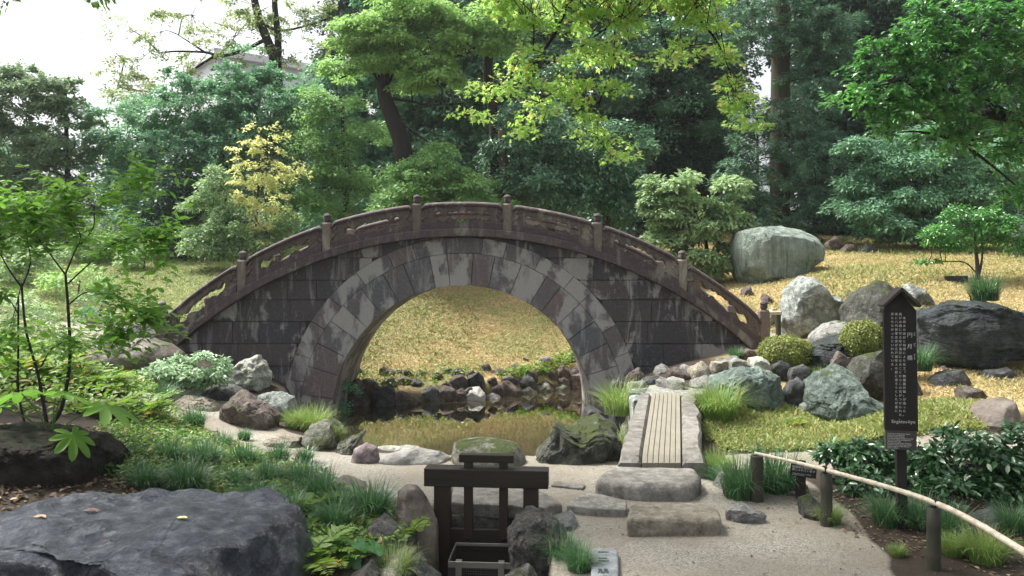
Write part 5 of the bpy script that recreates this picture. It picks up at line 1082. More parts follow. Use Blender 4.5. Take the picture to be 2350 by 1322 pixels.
tree('little_lawn_tree', 'little multi stemmed tree standing on the golden lawn at the right', 'tree', 12.9, [(2160, 528, 50, 22), (2120, 545, 30, 14), (2210, 500, 55, 28), (2260, 530, 60, 25), (2310, 555, 50, 26), (2125, 598, 26, 10), (2290, 500, 50, 25), (2170, 560, 40, 12), (2230, 560, 40, 12, 0, .6)], LM['bright'], B_GREY, [dict(p=[(2244, 650, 12.9), (2243, 610, 12.9), (2238, 560, 12.9), (2235, 500, 12.9)], r=(.045, .015)), dict(p=[(2245, 635, 12.9), (2254, 590, 12.9), (2252, 520, 12.9)], r=(.025, .01)), dict(p=[(2243, 630, 12.9), (2215, 603, 12.9), (2170, 600, 12.9), (2130, 602, 12.9)], r=(.014, .007))], rc=.17, per=60, size=.06, tpl='leaf', flat=.35, dens=1.2, tr=.006, ymax=.6)
tree('pale_left_bush', 'pale whitish green bush left of the yellow sapling', 'bush', 16.4, [(455, 500, 42, 50), (490, 430, 40, 45), (550, 520, 70, 55), (500, 560, 70, 32), (640, 510, 45, 45), (600, 560, 70, 28)], LM['pale'], B_BRN, [dict(p=[(497, 600, 16.4), (500, 530, 16.4), (520, 450, 16.4)], r=(.07, .02))], rc=.25, per=80, size=.07, dens=1.35)
tree('yellow_sapling', 'yellow leaved sapling behind the left half of the bridge', 'sapling', 16.1, [(597, 310, 28, 22), (580, 350, 35, 24), (620, 350, 35, 26), (600, 395, 50, 30), (640, 410, 35, 25), (570, 430, 35, 26), (610, 450, 50, 28), (675, 395, 22, 10), (690, 380, 12, 6), (650, 460, 25, 20), (550, 380, 14, 10), (590, 500, 45, 22, 0, .7), (620, 540, 50, 22, 0, .7), (540, 440, 20, 14, 0, .7), (640, 330, 20, 16)], LM['yellow'], B_BRN, [dict(p=[(582, 600, 16.1), (590, 480, 16.1), (598, 290, 16.1)], r=(.04, .008))], rc=.19, per=26, size=.06, tpl='leaf', dens=1.0, tr=.006, ymax=.6, spray=True)
# bushes on the left slope
for (px, py, hw, hh, Y, m_, lb) in [(250, 560, 70, 40, 17.5, 'light', 'light green bush below the grey green tree on the left slope'), (330, 590, 50, 24, 16.4, 'pale', 'low pale bush on the left grass slope'), (60, 600, 90, 50, 15, 'pale', 'pale bush at the left edge behind the sapling stems'), (180, 640, 70, 40, 14, 'light', 'light bush on the left slope above the path'), (90, 700, 80, 40, 12.6, 'pale', 'pale leafy shrub low at the left edge'), (230, 700, 40, 26, 12.6, 'mid', 'small green shrub left of the pale bamboo rail'), (400, 575, 46, 18, 18, 'light', 'low light green bush at the top of the left slope')]:
    tree('slope_bush', lb, 'bush', Y, [(px, py, hw, hh)], LM[m_], B_BRN, [dict(p=[(px, py + hh, Y), (px + 3, py, Y)], r=(.02, .01))], rc=.22, per=55, size=.07, dens=1.1, twigs=.1, ymax=.8)
# ivy and small plants against the masonry
tree('ivy_patch', 'dark green creeper growing on the left side inside the arch', 'plant', 11.3, [(800, 880, 14, 16), (790, 930, 18, 22), (812, 905, 10, 14)], LM['mid'], B_DARK, [dict(p=[(800, 960, 11.3), (800, 880, 11.3)], r=(.008, .004))], rc=.1, per=40, size=.05, dens=1.2, twigs=0, ymax=.15)

# --- the maple whose branches hang into the top of the picture
MY = 6.2
maple_b = [(1300, 40, 60, 26), (1210, 70, 70, 26), (1150, 10, 60, 18), (1400, 50, 70, 30), (1340, 110, 60, 24), (1230, 140, 60, 26), (1180, 200, 55, 26), (1110, 215, 34, 20), (1095, 255, 26, 14), (1260, 215, 50, 24), (1230, 260, 40, 14), (1310, 180, 50, 22), (1390, 120, 50, 24), (1450, 30, 50, 24), (1330, 235, 34, 14), (1385, 205, 40, 18), (1375, 262, 40, 16), (1350, 300, 30, 14), (1400, 320, 34, 16), (1420, 350, 22, 12), (1195, 300, 14, 18), (1550, 10, 70, 22), (1600, 50, 60, 26), (1640, 95, 34, 22), (1560, 100, 30, 16), (1525, 130, 24, 14), (1665, 140, 28, 22), (1690, 185, 34, 20), (1700, 225, 32, 18), (1720, 262, 20, 22), (1730, 290, 10, 12), (1680, 245, 20, 8), (1250, -40, 120, 40), (1420, -50, 120, 50), (1600, -50, 120, 50), (1120, -30, 60, 30), (1300, -130, 220, 70, 5.6), (1600, -140, 200, 70, 5.6)]
over = [(1100, -260, 330, 120, 5.2), (1500, -220, 300, 120, 6.4), (1900, -180, 240, 90, 6.8), (2200, -160, 240, 110, 6.6), (2450, -60, 160, 120, 7.0)]  # crown masses above the frame, added to shade the path and shrubs
tree('maple_tree', 'yellow green maple whose thin branches hang into the top of the view', 'maple', MY, maple_b + over, LM['maple'], B_DARK,
     [dict(p=[(3300, 1050, 4.6), (3200, 300, 4.6), (2900, -300, 4.8), (2300, -480, 5.0), (1800, -420, 5.4), (1500, -260, 5.8), (1390, -80, 6.1)], r=(.16, .04)), dict(p=[(1390, -120, 6.1), (1310, 0, MY), (1265, 90, MY), (1222, 150, MY), (1195, 172, MY)], r=(.026, .006)), dict(p=[(1222, 150, MY), (1225, 190, MY), (1240, 235, MY)], r=(.007, .003)), dict(p=[(1450, -200, 6.1), (1440, 0, MY), (1425, 35, MY), (1370, 80, MY), (1330, 110, MY)], r=(.016, .004)), dict(p=[(1432, 25, MY), (1438, 60, MY), (1443, 95, MY)], r=(.008, .003)), dict(p=[(1412, 50, MY), (1405, 150, MY), (1375, 240, MY), (1372, 320, MY)], r=(.007, .003)),
      dict(p=[(1560, -200, 5.9), (1590, -60, MY), (1597, 0, MY), (1602, 40, MY), (1635, 80, MY), (1660, 125, MY), (1680, 180, MY)], r=(.02, .005)), dict(p=[(1800, -420, 5.4), (1100, -420, 4.8), (600, -400, 4.5)], r=(.06, .02))],
     rc=.13, per=34, size=.05, tpl='maple', flat=.35, up=.8, droop=.35, dens=1.15, tr=.003, ymax=.5, jit=.55)

# --- canopy leaning in from outside the frame, unseen masses added to shade the foreground
tree('shade_canopy_tree', 'broadleaf tree over the foreground, unseen crown added for shade, lowest sprays in view', 'tree', 6.8, [(60, -120, 260, 90), (380, -150, 240, 90), (700, -170, 200, 80), (-220, -60, 200, 150), (150, -300, 320, 140, 6.2), (560, -330, 300, 120, 6.2), (210, -22, 40, 18), (10, 0, 30, 26), (380, -40, 60, 22), (850, -310, 200, 60, 5.1), (1150, -330, 180, 60, 5.0), (350, -530, 200, 80, 4.2), (0, -380, 200, 80, 4.8), (1380, -490, 220, 80, 4.3), (1580, -310, 160, 60, 5.2), (300, -720, 260, 90, 3.6), (900, -570, 260, 80, 4.0), (1400, -760, 220, 80, 3.5)], LM['layer'], B_DARK,
     [dict(p=[(-1700, 1250, 5.6), (-1500, 500, 5.8), (-1100, -100, 6.2), (-500, -250, 6.5), (100, -230, 6.8), (600, -240, 6.8), (900, -330, 5.5), (1300, -430, 4.8)], r=(.2, .03))], rc=.16, per=40, size=.07, tpl='leaf', dens=1.0, tr=.005, ymax=.8, twigs=.15)
# --- foreground sapling with big fresh leaves
def stem_plant(name, label, cat, stems, leafmat, bark, size, n_per_m=26, spread=.12, group=None, tpl='leaf', minr=.35, **k):
    b = P(*stems[0]['p'][0]); root = empty(name, (b.x, b.y, b.z), label=label, cat=cat, group=group)
    mb = MB(); limb_tubes(mb, stems); mb.build('stem', bark, root, smooth=True)
    Cc, Nn, Ax = [], [], []
    for s in stems:
        if not s.get('leaf', 1): continue
        pts = [np.array(q) for q in spline([P(*a) for a in s['p']], 8)]; L = sum(np.linalg.norm(pts[i + 1] - pts[i]) for i in range(len(pts) - 1)); n = int(L * n_per_m * s.get('d', 1)); st = s.get('from', minr)
        for i in range(n):
            u = (st + (1 - st) * rng.random() ** .8) * (len(pts) - 1); j = min(int(u), len(pts) - 2); p = pts[j] + (pts[j + 1] - pts[j]) * (u - j); t_ = unit(pts[j + 1] - pts[j])
            side = unit(np.cross(t_, rng.normal(size=3))); d = unit(side + t_ * .5 + np.array([0, 0, -.15])); Ln = spread * rng.uniform(.1, 1.2)
            for q in range(4):
                Cc.append(p + d * Ln * (q + .4) / 4 + rng.normal(size=3) * .012); Ax.append(unit(d * (q / 3.0 + .2) + np.cross(d, [0, 0, 1]) * (1 if q % 2 else -1) * .9 + np.array([0, 0, -.25]))); Nn.append(unit(np.array([0, 0, 1.0]) + rng.normal(size=3) * .38))
    me = leaf_mesh('foliage', np.array(Cc), np.array(Nn), np.array(Ax), size * rng.uniform(.6, 1.2, len(Cc)), tpl, **k); link('foliage', me, leafmat, root)
    return root
S = 5.6
stem_plant('young_tree', 'young tree with fresh green leaves and a dark twisted stem in the left foreground', 'sapling', [
    dict(p=[(105, 985, S), (140, 940, S), (160, 830, S), (157, 720, S), (150, 630, S)], r=(0.0161, 0.0084), leaf=0), dict(p=[(110, 985, S), (95, 900, S), (85, 850, S), (60, 760, S), (50, 660, S)], r=(0.0136, 0.0072), leaf=0), dict(p=[(60, 985, S), (42, 900, S), (42, 800, S), (42, 680, S)], r=(0.0093, 0.0060), leaf=0),
    dict(p=[(85, 860, S), (120, 800, S - .1), (165, 780, S - .2)], r=(0.0062, 0.0036), d=.6), dict(p=[(150, 630, S), (120, 590, S), (85, 540, S), (60, 460, S)], r=(0.0068, 0.0018)), dict(p=[(150, 630, S), (170, 580, S), (185, 540, S), (150, 480, S), (155, 430, S)], r=(0.0068, 0.0018)), dict(p=[(157, 650, S), (200, 610, S - .2), (260, 560, S - .3), (330, 540, S - .4), (365, 545, S - .4)], r=(0.0062, 0.0018)),
    dict(p=[(185, 560, S), (215, 520, S), (220, 460, S), (270, 440, S), (330, 410, S)], r=(0.0050, 0.0012), d=.7), dict(p=[(50, 660, S), (10, 600, S), (-20, 520, S), (0, 440, S)], r=(0.0068, 0.0018)), dict(p=[(50, 660, S), (70, 600, S), (60, 520, S), (90, 470, S)], r=(0.0062, 0.0018)),
    dict(p=[(157, 700, S), (200, 670, S - .2), (260, 680, S - .3), (310, 730, S - .4), (340, 720, S - .4)], r=(0.0050, 0.0018)), dict(p=[(42, 720, S), (15, 680, S), (-20, 660, S)], r=(0.0050, 0.0018)), dict(p=[(270, 440, S), (310, 425, S), (345, 385, S)], r=(0.0025, 0.0012), d=.35), dict(p=[(160, 800, S), (220, 790, S - .3), (270, 760, S - .4)], r=(0.0037, 0.0012), d=.7), dict(p=[(50, 650, S), (20, 760, S - .2), (-10, 800, S - .3)], r=(0.0037, 0.0012), d=.6)],
    LM['sap'], B_DARK, .072, n_per_m=150, spread=.30)
# --- leafy shrubs of the right foreground
def shrub(label, px0, px1, py0, py1, Y, mat, size, stems, per=60, rc=.11, name='leafy_shrub', dens=1.0, tpl='leaf', bark=None, floor=None, ymax=.4, **k):
    bl = []; n = max(2, int((px1 - px0) / 70))
    for i in range(n): bl.append((px0 + (px1 - px0) * (i + .5) / n, (py0 + py1) / 2 + rng.uniform(-8, 8), (px1 - px0) / n * .62, (py1 - py0) / 2))
    cx_ = (px0 + px1) / 2; x, y = P(cx_, 0, Y)[:2]; gz_ = h1(x, Y); gp = HY - (gz_ - EYE) / Y * F
    tr_ = [dict(p=[(cx_ + rng.uniform(-20, 20), gp + 5, Y), (cx_ + a * .4, (gp + py1) / 2, Y), (cx_ + a, (py0 + py1) / 2, Y)], r=(.012, .005)) for a in np.linspace(-(px1 - px0) * .35, (px1 - px0) * .35, stems)]
    return tree(name, label, 'shrub', Y, bl, mat, bark or B_GREY, tr_, rc=rc, per=per, size=size, tpl=tpl, dens=dens, tr=.004, ymax=ymax, **k)
shrub('dark glossy shrub left of the wooden sign post', 1885, 2060, 975, 1110, 5.9, LM['shrub'], .062, 6, rc=.12, dens=2.0)
shrub('dark glossy shrub just right of the wooden sign post', 2080, 2230, 985, 1120, 5.7, LM['shrub'], .062, 6, rc=.12, dens=2.0)
shrub('dark glossy shrub at the right edge above the bamboo rail', 2210, 2390, 975, 1140, 5.4, LM['shrub'], .062, 6, rc=.12, dens=2.0)
shrub('low dark shrub in the shade beneath the sign', 1930, 2130, 1060, 1165, 5.55, LM['shrub'], .055, 6, rc=.1, dens=1.4)
shrub('low dark shrub at the lower right under the glossy shrubs', 2120, 2360, 1090, 1195, 5.2, LM['shrub'], .055, 6, rc=.1, dens=1.0)
shrub('variegated pale green bush at the foot of the bridge on the left', 330, 530, 808, 878, 9.2, LM['varie'], .06, 5, rc=.13, dens=1.3, ymax=.5)
def dome(label, px0, px1, py0, py1, Y):
    cx_, cy_ = (px0 + px1) / 2, py1 - (py1 - py0) * .35; c = np.array(P(cx_, cy_, Y)); Rx = (px1 - px0) / 2 / F * Y; Rz = (cy_ - py0) / F * Y; n = 9000
    u = unit(rng.normal(size=(n, 3))); u[:, 2] = np.where(u[:, 2] < 0, u[:, 2] * .8, u[:, 2]); r = rng.uniform(.86, 1.05, (n, 1)) * (1 + .05 * np.sin(u[:, :1] * 9) + .04 * np.sin(u[:, 1:2] * 11 + 2)); p = c + u * r * [Rx, Rx * .85, Rz]
    root = empty('clipped_azalea', (c[0], c[1], h1(c[0], c[1])), label=label, cat='shrub')
    link('foliage', leaf_mesh('foliage', p, unit(u + rng.normal(size=(n, 3)) * .6), unit(rng.normal(size=(n, 3)) + u * .8), .028 * rng.uniform(.7, 1.3, n), 'leaf', None, np.clip(rng.normal(.5, .3, n), 0, 1)), LM['azal'], root)
    mb = MB(); g = np.array([c[0], c[1], root.location.z - .03])
    for k in range(14): q = c + unit(rng.normal(size=3)) * [Rx * .75, Rx * .6, Rz * .5]; mb.tube(spline([g + rng.normal(size=3) * [.05, .05, 0], (g + q) / 2 + rng.normal(size=3) * .03, q], 4), np.linspace(.012, .004, 9), 5)
    mb.build('stem', B_DARK, root, smooth=True)
dome('flat clipped azalea cushion beside the right end post of the bridge', 1740, 1862, 772, 832, 9.35)
dome('rounder clipped azalea left of the wooden sign', 1930, 2030, 738, 808, 9.0)

# --- blade tufts
def tuft_mesh(n, hgt, rad, mat, seed, lean=.9, w=.004, segs=4):
    r = np.random.default_rng(seed); V = []; Fc = []; lv = []; cvs = []
    for i in range(n):
        a = r.uniform(0, 2 * np.pi); b0 = np.array([math.cos(a), math.sin(a), 0]) * rad * .75 * math.sqrt(r.random()); L = hgt * r.uniform(.6, 1.3); le = lean * r.uniform(.15, 1.15); d = np.array([math.cos(a + r.normal(0, .5)), math.sin(a + r.normal(0, .5)), 0]); s = np.cross(d, [0, 0, 1]); ww = w * r.uniform(.7, 1.4); base = len(V); l_ = r.random()
        for k in range(segs + 1):
            t_ = k / segs; th = le * t_ * 1.7; p = b0 + d * L * (1 - math.cos(th)) / max(le * 1.7, .05) + np.array([0, 0, 1]) * L * math.sin(th) / max(le * 1.7, .05)
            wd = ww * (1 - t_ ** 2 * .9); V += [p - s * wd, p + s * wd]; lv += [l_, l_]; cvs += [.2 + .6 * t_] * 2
        for k in range(segs): q = base + 2 * k; Fc.append((q, q + 1, q + 3, q + 2))
    me = np_mesh('tuft', np.array(V), np.array(Fc)); attr(me, 'lv', lv); attr(me, 'cv', cvs); me.materials.append(mat); return me
TM = [tuft_mesh(420, .21, .13, LM['tuft'], 10 + i, 1.25, .0028, 5) for i in range(4)]; TS = [tuft_mesh(700, .30, .2, LM['sedge'], 30 + i, 1.2, .0028, 5) for i in range(2)]; TD = [tuft_mesh(520, .26, .16, LM['tuft'], 50 + i, 1.25, .003, 5) for i in range(2)]
def tuft(px, py, sc, label, kind=TM, group=None, z=None, Y=None, name='grass_tuft'):
    g = GR(px, py) if Y is None else P(px, py, Y); me = kind[int(rng.integers(len(kind)))]
    o = link(name, me, None, None, label=label, cat='grass tuft', group=group); o.location = g; o.scale = (sc,) * 3; o.rotation_euler = (0, 0, rng.uniform(0, 6)); return o
near = lambda a: 'dwarf lily grass tufts on the planted slope at the left'
for i, (px, py, s, lb) in enumerate([(332, 1120, .7, 'small tuft directly above the back edge of the huge wet boulder'), (430, 1130, 1.05, 'bigger dark tuft above the middle of the huge wet boulder'), (545, 1120, .65, 'small tuft right of the dark tuft above the huge boulder'), (390, 1060, .8, 'tuft beside the leafy ground cover in the middle of the slope'), (470, 1070, .9, 'full tuft at the centre of the planted slope'), (560, 1070, .85, 'tuft near the path at the middle of the slope'), (640, 1065, .8, 'tuft at the gravel edge left of the half buried stones'),
        (620, 1110, .8, 'tuft between the boulder and the half buried tan stone'), (690, 1120, .9, 'tuft against the half buried tan stone'), (590, 1160, .75, 'tuft above the right shoulder of the huge boulder'), (655, 1200, 1.0, 'tuft overhanging the right shoulder of the huge boulder'), (735, 1150, .95, 'tuft below the half buried brown dome'), (780, 1180, .75, 'tuft left of the lone tuft by the upright brown stone'), (850, 1190, 1.1, 'dark full tuft beside the upright smooth brown stone'), (770, 1215, .8, 'tuft just above the leopard plant leaves'),
        (445, 985, .95, 'lone tuft in the bend of the gravel path'), (375, 925, .95, 'tuft before the tan layered stone by the path'), (350, 895, .7, 'tuft under the variegated bush'), (600, 930, .55, 'small tuft on top of the pale boulder by the pier'), (510, 1030, .7, 'tuft at the edge of the path above the slope'), (700, 1060, .6, 'small tuft on the gravel side of the slope'), (560, 1010, .5, 'tiny tuft at the inner path edge')]):
    tuft(px, py, s, 'green blade ' + lb, TM)
for (px, py, s, lb, kd, Y) in [(1235, 1330, .95, 'dense green grass tuft at the bottom edge right of the basket', TD, 4.2), (1290, 1290, .9, 'grass tuft spilling from the pitted lava rock to the marker stone', TD, 4.4), (1330, 1330, .7, 'small grass tuft at the bottom edge beside the marker stone', TD, 4.15), (1405, 985, 1.35, 'tall bright grass tuft left of the slab bridge', TS, 8.3), (1440, 1000, .9, 'smaller bright tuft tight against the slab bridge', TS, 8.0), (1365, 965, 1.0, 'bright tuft at the water below the right pier', TS, 8.9), (1425, 950, 1.2, 'bright tuft between the pier and the top of the slab bridge', TS, 8.8), (1385, 1000, 1.1, 'bright tuft drooping over the dark jagged rock', TS, 7.9), (1345, 955, .8, 'bright tuft closest to the arch opening on the right', TS, 9.2),
        (1650, 955, 1.25, 'full bushy sedge right of the slab bridge far end', TS, 8.0), (1690, 815, .75, 'small grass tuft at the foot of the bridge coping', TM, 9.9), (1880, 870, .7, 'yellow green tuft between the two clipped bushes', TS, 8.9), (2260, 690, 1.3, 'spiky green tuft growing on top of the huge dark boulder', TD, 9.6), (2110, 850, 1.15, 'green tuft hanging behind the sign board', TD, 8.9), (1700, 1130, 1.0, 'dark tuft left of the first bamboo rail post', TD, 5.45), (1780, 1140, 1.15, 'big dark tuft behind the rail beside the notice', TD, 5.6), (1650, 1075, .6, 'small tuft at the near right corner of the slab bridge', TS, 6.1), (1640, 1110, .5, 'little tuft beside the big grey step stone', TM, 5.9),
        (2040, 1225, 1.0, 'shaded tuft at the foot of the tall sign', TD, 4.8), (2110, 1230, 1.0, 'shaded tuft between the sign and the last rail post', TD, 4.75), (2170, 1250, .95, 'shaded tuft behind the last rail post', TD, 4.6), (2185, 1290, .55, 'bright grass at the foot of the last rail post', TS, 4.3), (2060, 1290, .3, 'short yellow tuft on the bare earth near the last rail post', TS, 4.3), (1905, 1190, .55, 'thin tuft at the foot of the middle rail post', TS, 4.85), (2260, 1280, .8, 'grass tuft at the lower right corner', TS, 4.2), (720, 985, .9, 'yellow green feathery tuft below the left pier', TS, 8.2), (680, 975, .7, 'yellow green tuft beside the angular purple brown rock', TS, 8.3), (900, 1330, .8, 'long bladed tuft over the channel at the bottom edge', TS, 4.3),
        (760, 1010, .5, 'tiny fern like tuft on the upright mossy rock', TS, 7.1), (2330, 1230, .9, 'dark grass tuft at the right edge below the shrubs', TD, 4.6)]:
    if Y < 5.2: s *= .72
    g = P(px, py, Y); top = None
    z = h1(g.x, g.y)
    if 'top of' in lb or 'upright' in lb or 'hanging' in lb or 'spilling' in lb or 'over the channel' in lb: z = g.z
    o = tuft(px, py, s, lb, kd, Y=Y); o.location.z = z

# --- ferns, leopard plants, palmate plant
def frond_pts(base, az, L, el, droop, n=14):
    pts = []; d = np.array([math.cos(az), math.sin(az)])
    for i in range(n + 1):
        t_ = i / n; th = el - droop * t_
        if i == 0: p = np.array(base, float)
        else: p = pts[-1] + np.array([d[0] * math.cos(th), d[1] * math.cos(th), math.sin(th)]) * L / n
        pts.append(p)
    return np.array(pts)
def fern(px, py, sc, label, mat='fern', nf=9, Y=None, yaw=None):
    g = GR(px, py) if Y is None else P(px, py, Y); root = empty('fern', tuple(g), label=label, cat='fern'); c = []; n_ = []; a_ = []; s_ = []; lv = []; mb = MB()
    for f in range(nf):
        az = 2 * math.pi * f / nf + rng.uniform(-.3, .3); L = .42 * sc * rng.uniform(.7, 1.15); pts = frond_pts(g, az, L, R(rng.uniform(45, 70)), R(rng.uniform(60, 95)), 22); mb.tube(pts[::3], np.linspace(.003, .001, len(pts[::3])), 4, cap=False); q = rng.random()
        for i in range(3, 22):
            t_ = unit(pts[i + 1 if i < 22 else i] - pts[i - 1]); side = unit(np.cross(t_, [0, 0, 1])); nn = np.cross(side, t_); wl = .30 * L * math.sin(math.pi * min(1, (i - 1) / 21) ** .8) + .01
            for s in (-1, 1): c.append(pts[i]); a_.append(unit(side * s + t_ * .35)); n_.append(unit(nn + rng.normal(size=3) * .12)); s_.append(wl); lv.append(min(.99, q * .9 + rng.random() * .1))
    link('fronds', leaf_mesh('fronds', np.array(c), np.array(n_), np.array(a_), np.array(s_), 'nar', np.array(lv), np.full(len(c), .5), 1.25), LM[mat], root); mb.build('stalks', B_BRN, root)
for (px, py, s, lb) in [(215, 900, 1.3, 'tall fern beside the brown boulder at the left bridge end'), (270, 880, 1.2, 'bright fern right of the tall fern above the path'), (330, 960, .9, 'yellow green fern on the top of the bank by the path'), (250, 960, .9, 'fern just behind the big palmate leaves'), (120, 880, 1.3, 'fern between the two sapling stems'), (30, 880, 1.4, 'large fern at the left edge behind the bank'), (300, 850, 1.1, 'fern before the brown boulder'), (60, 830, 1.3, 'fern at the left edge higher up the slope'),
        (690, 1180, .55, 'small yellow fern at the middle of the planted slope'), (740, 1170, .5, 'small orange tinted fern left of the leopard plants'), (720, 1290, .75, 'bright lacy fern right of the huge wet boulder'), (700, 1320, .7, 'lacy yellow green fern at the bottom edge by the boulder'), (760, 1300, .6, 'lacy fern below the leopard plant leaves'), (940, 1230, .5, 'little drooping fern on the pitted rock by the channel'), (700, 960, .7, 'bright yellow fern against the left pier'), (1830, 985, .5, 'small fern in the grass before the blue green rock')]:
    fern(px, py, s, lb, nf=10 if s > .8 else 7)
def disc_leaf_plant(name, label, g, items, mat, palm=False):
    root = empty(name, tuple(g), label=label, cat='plant'); mb = MB()
    for (dx, dy, dz, r, tilt, az) in items:
        c = Vector(g) + Vector((dx, dy, dz)); n = 54; V = [(0, 0, 0)]; 
        for i in range(n):
            a = 2 * math.pi * i / n
            if palm:
                u = (a / (2 * math.pi)) * 9; k = abs((u % 1) - .5) * 2; rr_ = r * (1 - .52 * k ** 1.6) * (1 if abs(a - math.pi) > .25 else .35); rr_ *= .8 + .2 * math.cos(a)
            else: rr_ = r * (1 + .05 * math.sin(a * 9)) * (1 if abs(a - math.pi) > .3 else .35)
            V.append((rr_ * math.cos(a), rr_ * math.sin(a), -.18 * rr_ * (1 if palm else -.3) + .06 * r * math.cos(a * (9 if palm else 5))))
        M = Matrix.Translation(c) @ Matrix.Rotation(az, 4, 'Z') @ Matrix.Rotation(tilt, 4, 'Y')
        me = bpy.data.meshes.new('leaf_blade'); me.from_pydata([M @ Vector(v) for v in V], [], [(0, i, i % n + 1) for i in range(1, n + 1)]); me.update(); attr(me, 'lv', [rng.random() * .8] * (n + 1)); attr(me, 'cv', [rng.random()] * (n + 1))
        link('leaf_blade', me, mat, root, True)
        at0 = M @ Vector((-.1 * r, 0, -.01)); mb.tube(spline([Vector(g), (Vector(g) + at0) / 2 + Vector((0, 0, .03)), at0], 4), [.004] * 9, 5)
    mb.build('stalks', LM['fern'], root)
LB = [(-.17, .0, .13, .055, .5, 2.6), (-.09, -.03, .15, .055, .3, 1.5), (-.13, -.08, .08, .05, -.9, 1.4), (.0, .02, .12, .05, .4, .3), (.05, -.04, .13, .06, .5, -.4), (.12, -.03, .11, .06, .6, -.2), (.01, -.09, .05, .055, -1.0, 1.5), (.13, -.10, .0, .05, .3, -.7), (-.03, .05, .10, .05, .2, 2), (.18, -.12, -.05, .045, .5, -.3), (.07, .05, .12, .05, .3, 1)]
disc_leaf_plant('leopard_plant', 'cluster of round glossy leaves beside the channel at the bottom', P(810, 1300, 4.3), LB, LM['butter'])
disc_leaf_plant('leopard_plant', 'smaller pair of round leaves above the lacy fern', P(765, 1262, 4.45), LB[:3], LM['butter'])
g = P(118, 1005, 5.0)
disc_leaf_plant('palmate_plant', 'plant with big hand shaped leaves on the dark bank at the left', g, [(.34, .0, .20, .24, .35, .0), (.1, -.02, .28, .2, .3, .9), (-.18, -.03, .29, .19, .3, 2.6), (.2, -.12, .04, .17, .8, -.5), (-.02, .1, .28, .13, .2, 1.6), (-.3, -.05, .2, .14, .5, 3.3)], LM['sap'], True)

# --- scattered small cover
def scatter(name, label, poly, n, tpl, size, mat, hgt=(0, .03), up=1.0, jit=.5, width=1.0, px=True, erect=0.0, clear=None, seed=1, ymin=None):
    xy = np.array([tuple(GR(*p)[:2]) for p in poly] if px else poly); lo, hi = xy.min(0), xy.max(0); r = np.random.default_rng(seed); q = r.uniform(lo, hi, (n * 4, 2)); ok = seg_sd(q[:, 0], q[:, 1], xy) + .10 * fnoise(q[:, 0], q[:, 1], 4, seed) > 0
    ok &= seg_sd(q[:, 0], q[:, 1], POND) < -.08; ok &= seg_sd(q[:, 0], q[:, 1], CHAN) < -.05
    if clear is not None: ok &= clear(q[:, 0], q[:, 1])
    q = q[ok][:n]; m = len(q); z = H(q[:, 0], q[:, 1]); cn = .8 * fnoise(q[:, 0], q[:, 1], .7, seed + 5) + .5 * fnoise(q[:, 0], q[:, 1], 4.5, seed + 6)
    p = np.c_[q, z + r.uniform(hgt[0], hgt[1], m)]
    if erect: ax = unit(r.normal(size=(m, 3)) * [1, 1, .2] + [0, 0, erect * .5]); nr = unit(r.normal(size=(m, 3)) * [.6, .6, .3] + [0, -.25, .8])
    else: ax = unit(r.normal(size=(m, 3)) * [1, 1, .3]); nr = unit(np.array([0, 0, up]) + r.normal(size=(m, 3)) * jit)
    me = leaf_mesh(name, p, nr, ax, size * r.uniform(.6, 1.4, m), tpl, r.random(m), np.clip(.5 + .45 * cn + r.normal(0, .1, m), 0, 1), width)
    return link(name, me, mat, None, kind='stuff', label=label, cat='ground cover')
offpath = lambda x, y: seg_sd(x, y, PATH_XY) < -.03
scatter('golden_grass', 'short dry golden grass covering the mound', [(-3.4, 12.3), (-2, 12.3), (0, 13.1), (1.5, 14), (2.9, 13.6), (4, 11.6), (4.6, 9.6), (3.9, 8.2), (5, 7), (9, 8), (10, 21), (-4, 21)], 560000, 'nar', .046, LM['straw'], (-.015, .02), px=False, erect=1.2, width=1.0, seed=3)
scatter('lawn_weeds', 'taller green weeds growing in patches on the golden mound', [(-3.4, 12.8), (0, 13.5), (2.9, 13.6), (4, 11.6), (4.6, 9.6), (6, 8.2), (10, 9), (10, 20), (-4, 20)], 16000, 'nar', .10, LM['rough'], (-.01, .02), px=False, erect=2.2, seed=23, clear=lambda x, y: fnoise(x, y, 1.3, 31) > .28)
scatter('left_slope_grass', 'light green grass on the slope behind the left bridge end', [(-10, 12.4), (-4.4, 12.5), (-2.6, 12.5), (-2.2, 21), (-12, 21)], 190000, 'nar', .065, LM['grassb'], (-.015, .03), px=False, erect=1.0, width=1.1, seed=4)
scatter('rough_grass', 'rough yellow green grass right of the slab bridge', [(1.85, 7.0), (2.4, 6.85), (4.0, 6.6), (4.5, 7.3), (4.2, 8.1), (3.2, 8.1), (2.2, 8.7), (1.95, 8.4)], 60000, 'nar', .055, LM['rough'], (-.01, .03), px=False, erect=2.0, seed=5)
scatter('ground_cover', 'low leafy ground cover on the planted slope at the left', [(230, 1095), (260, 980), (330, 900), (400, 950), (480, 1000), (600, 1040), (700, 1090), (800, 1140), (880, 1170), (930, 1240), (850, 1300), (700, 1290), (640, 1200), (430, 1130)], 15000, 'leaf', .036, LM['cover'], (0, .07), jit=.5, seed=6)
scatter('fine_grass', 'fine dark green grass running between the tufts', [(250, 1110), (300, 990), (450, 990), (560, 1040), (700, 1080), (800, 1130), (890, 1180), (900, 1230), (760, 1260), (660, 1210), (430, 1140)], 8000, 'nar', .075, LM['tuft'], (-.01, .01), px=True, erect=1.2, seed=16)
scatter('ground_cover', 'bright green leafy plants behind the bank at the far left', [(-60, 960), (-60, 760), (120, 760), (330, 860), (330, 980), (200, 960)], 9000, 'leaf', .06, LM['cover'], (0, .22), jit=.5, seed=7)
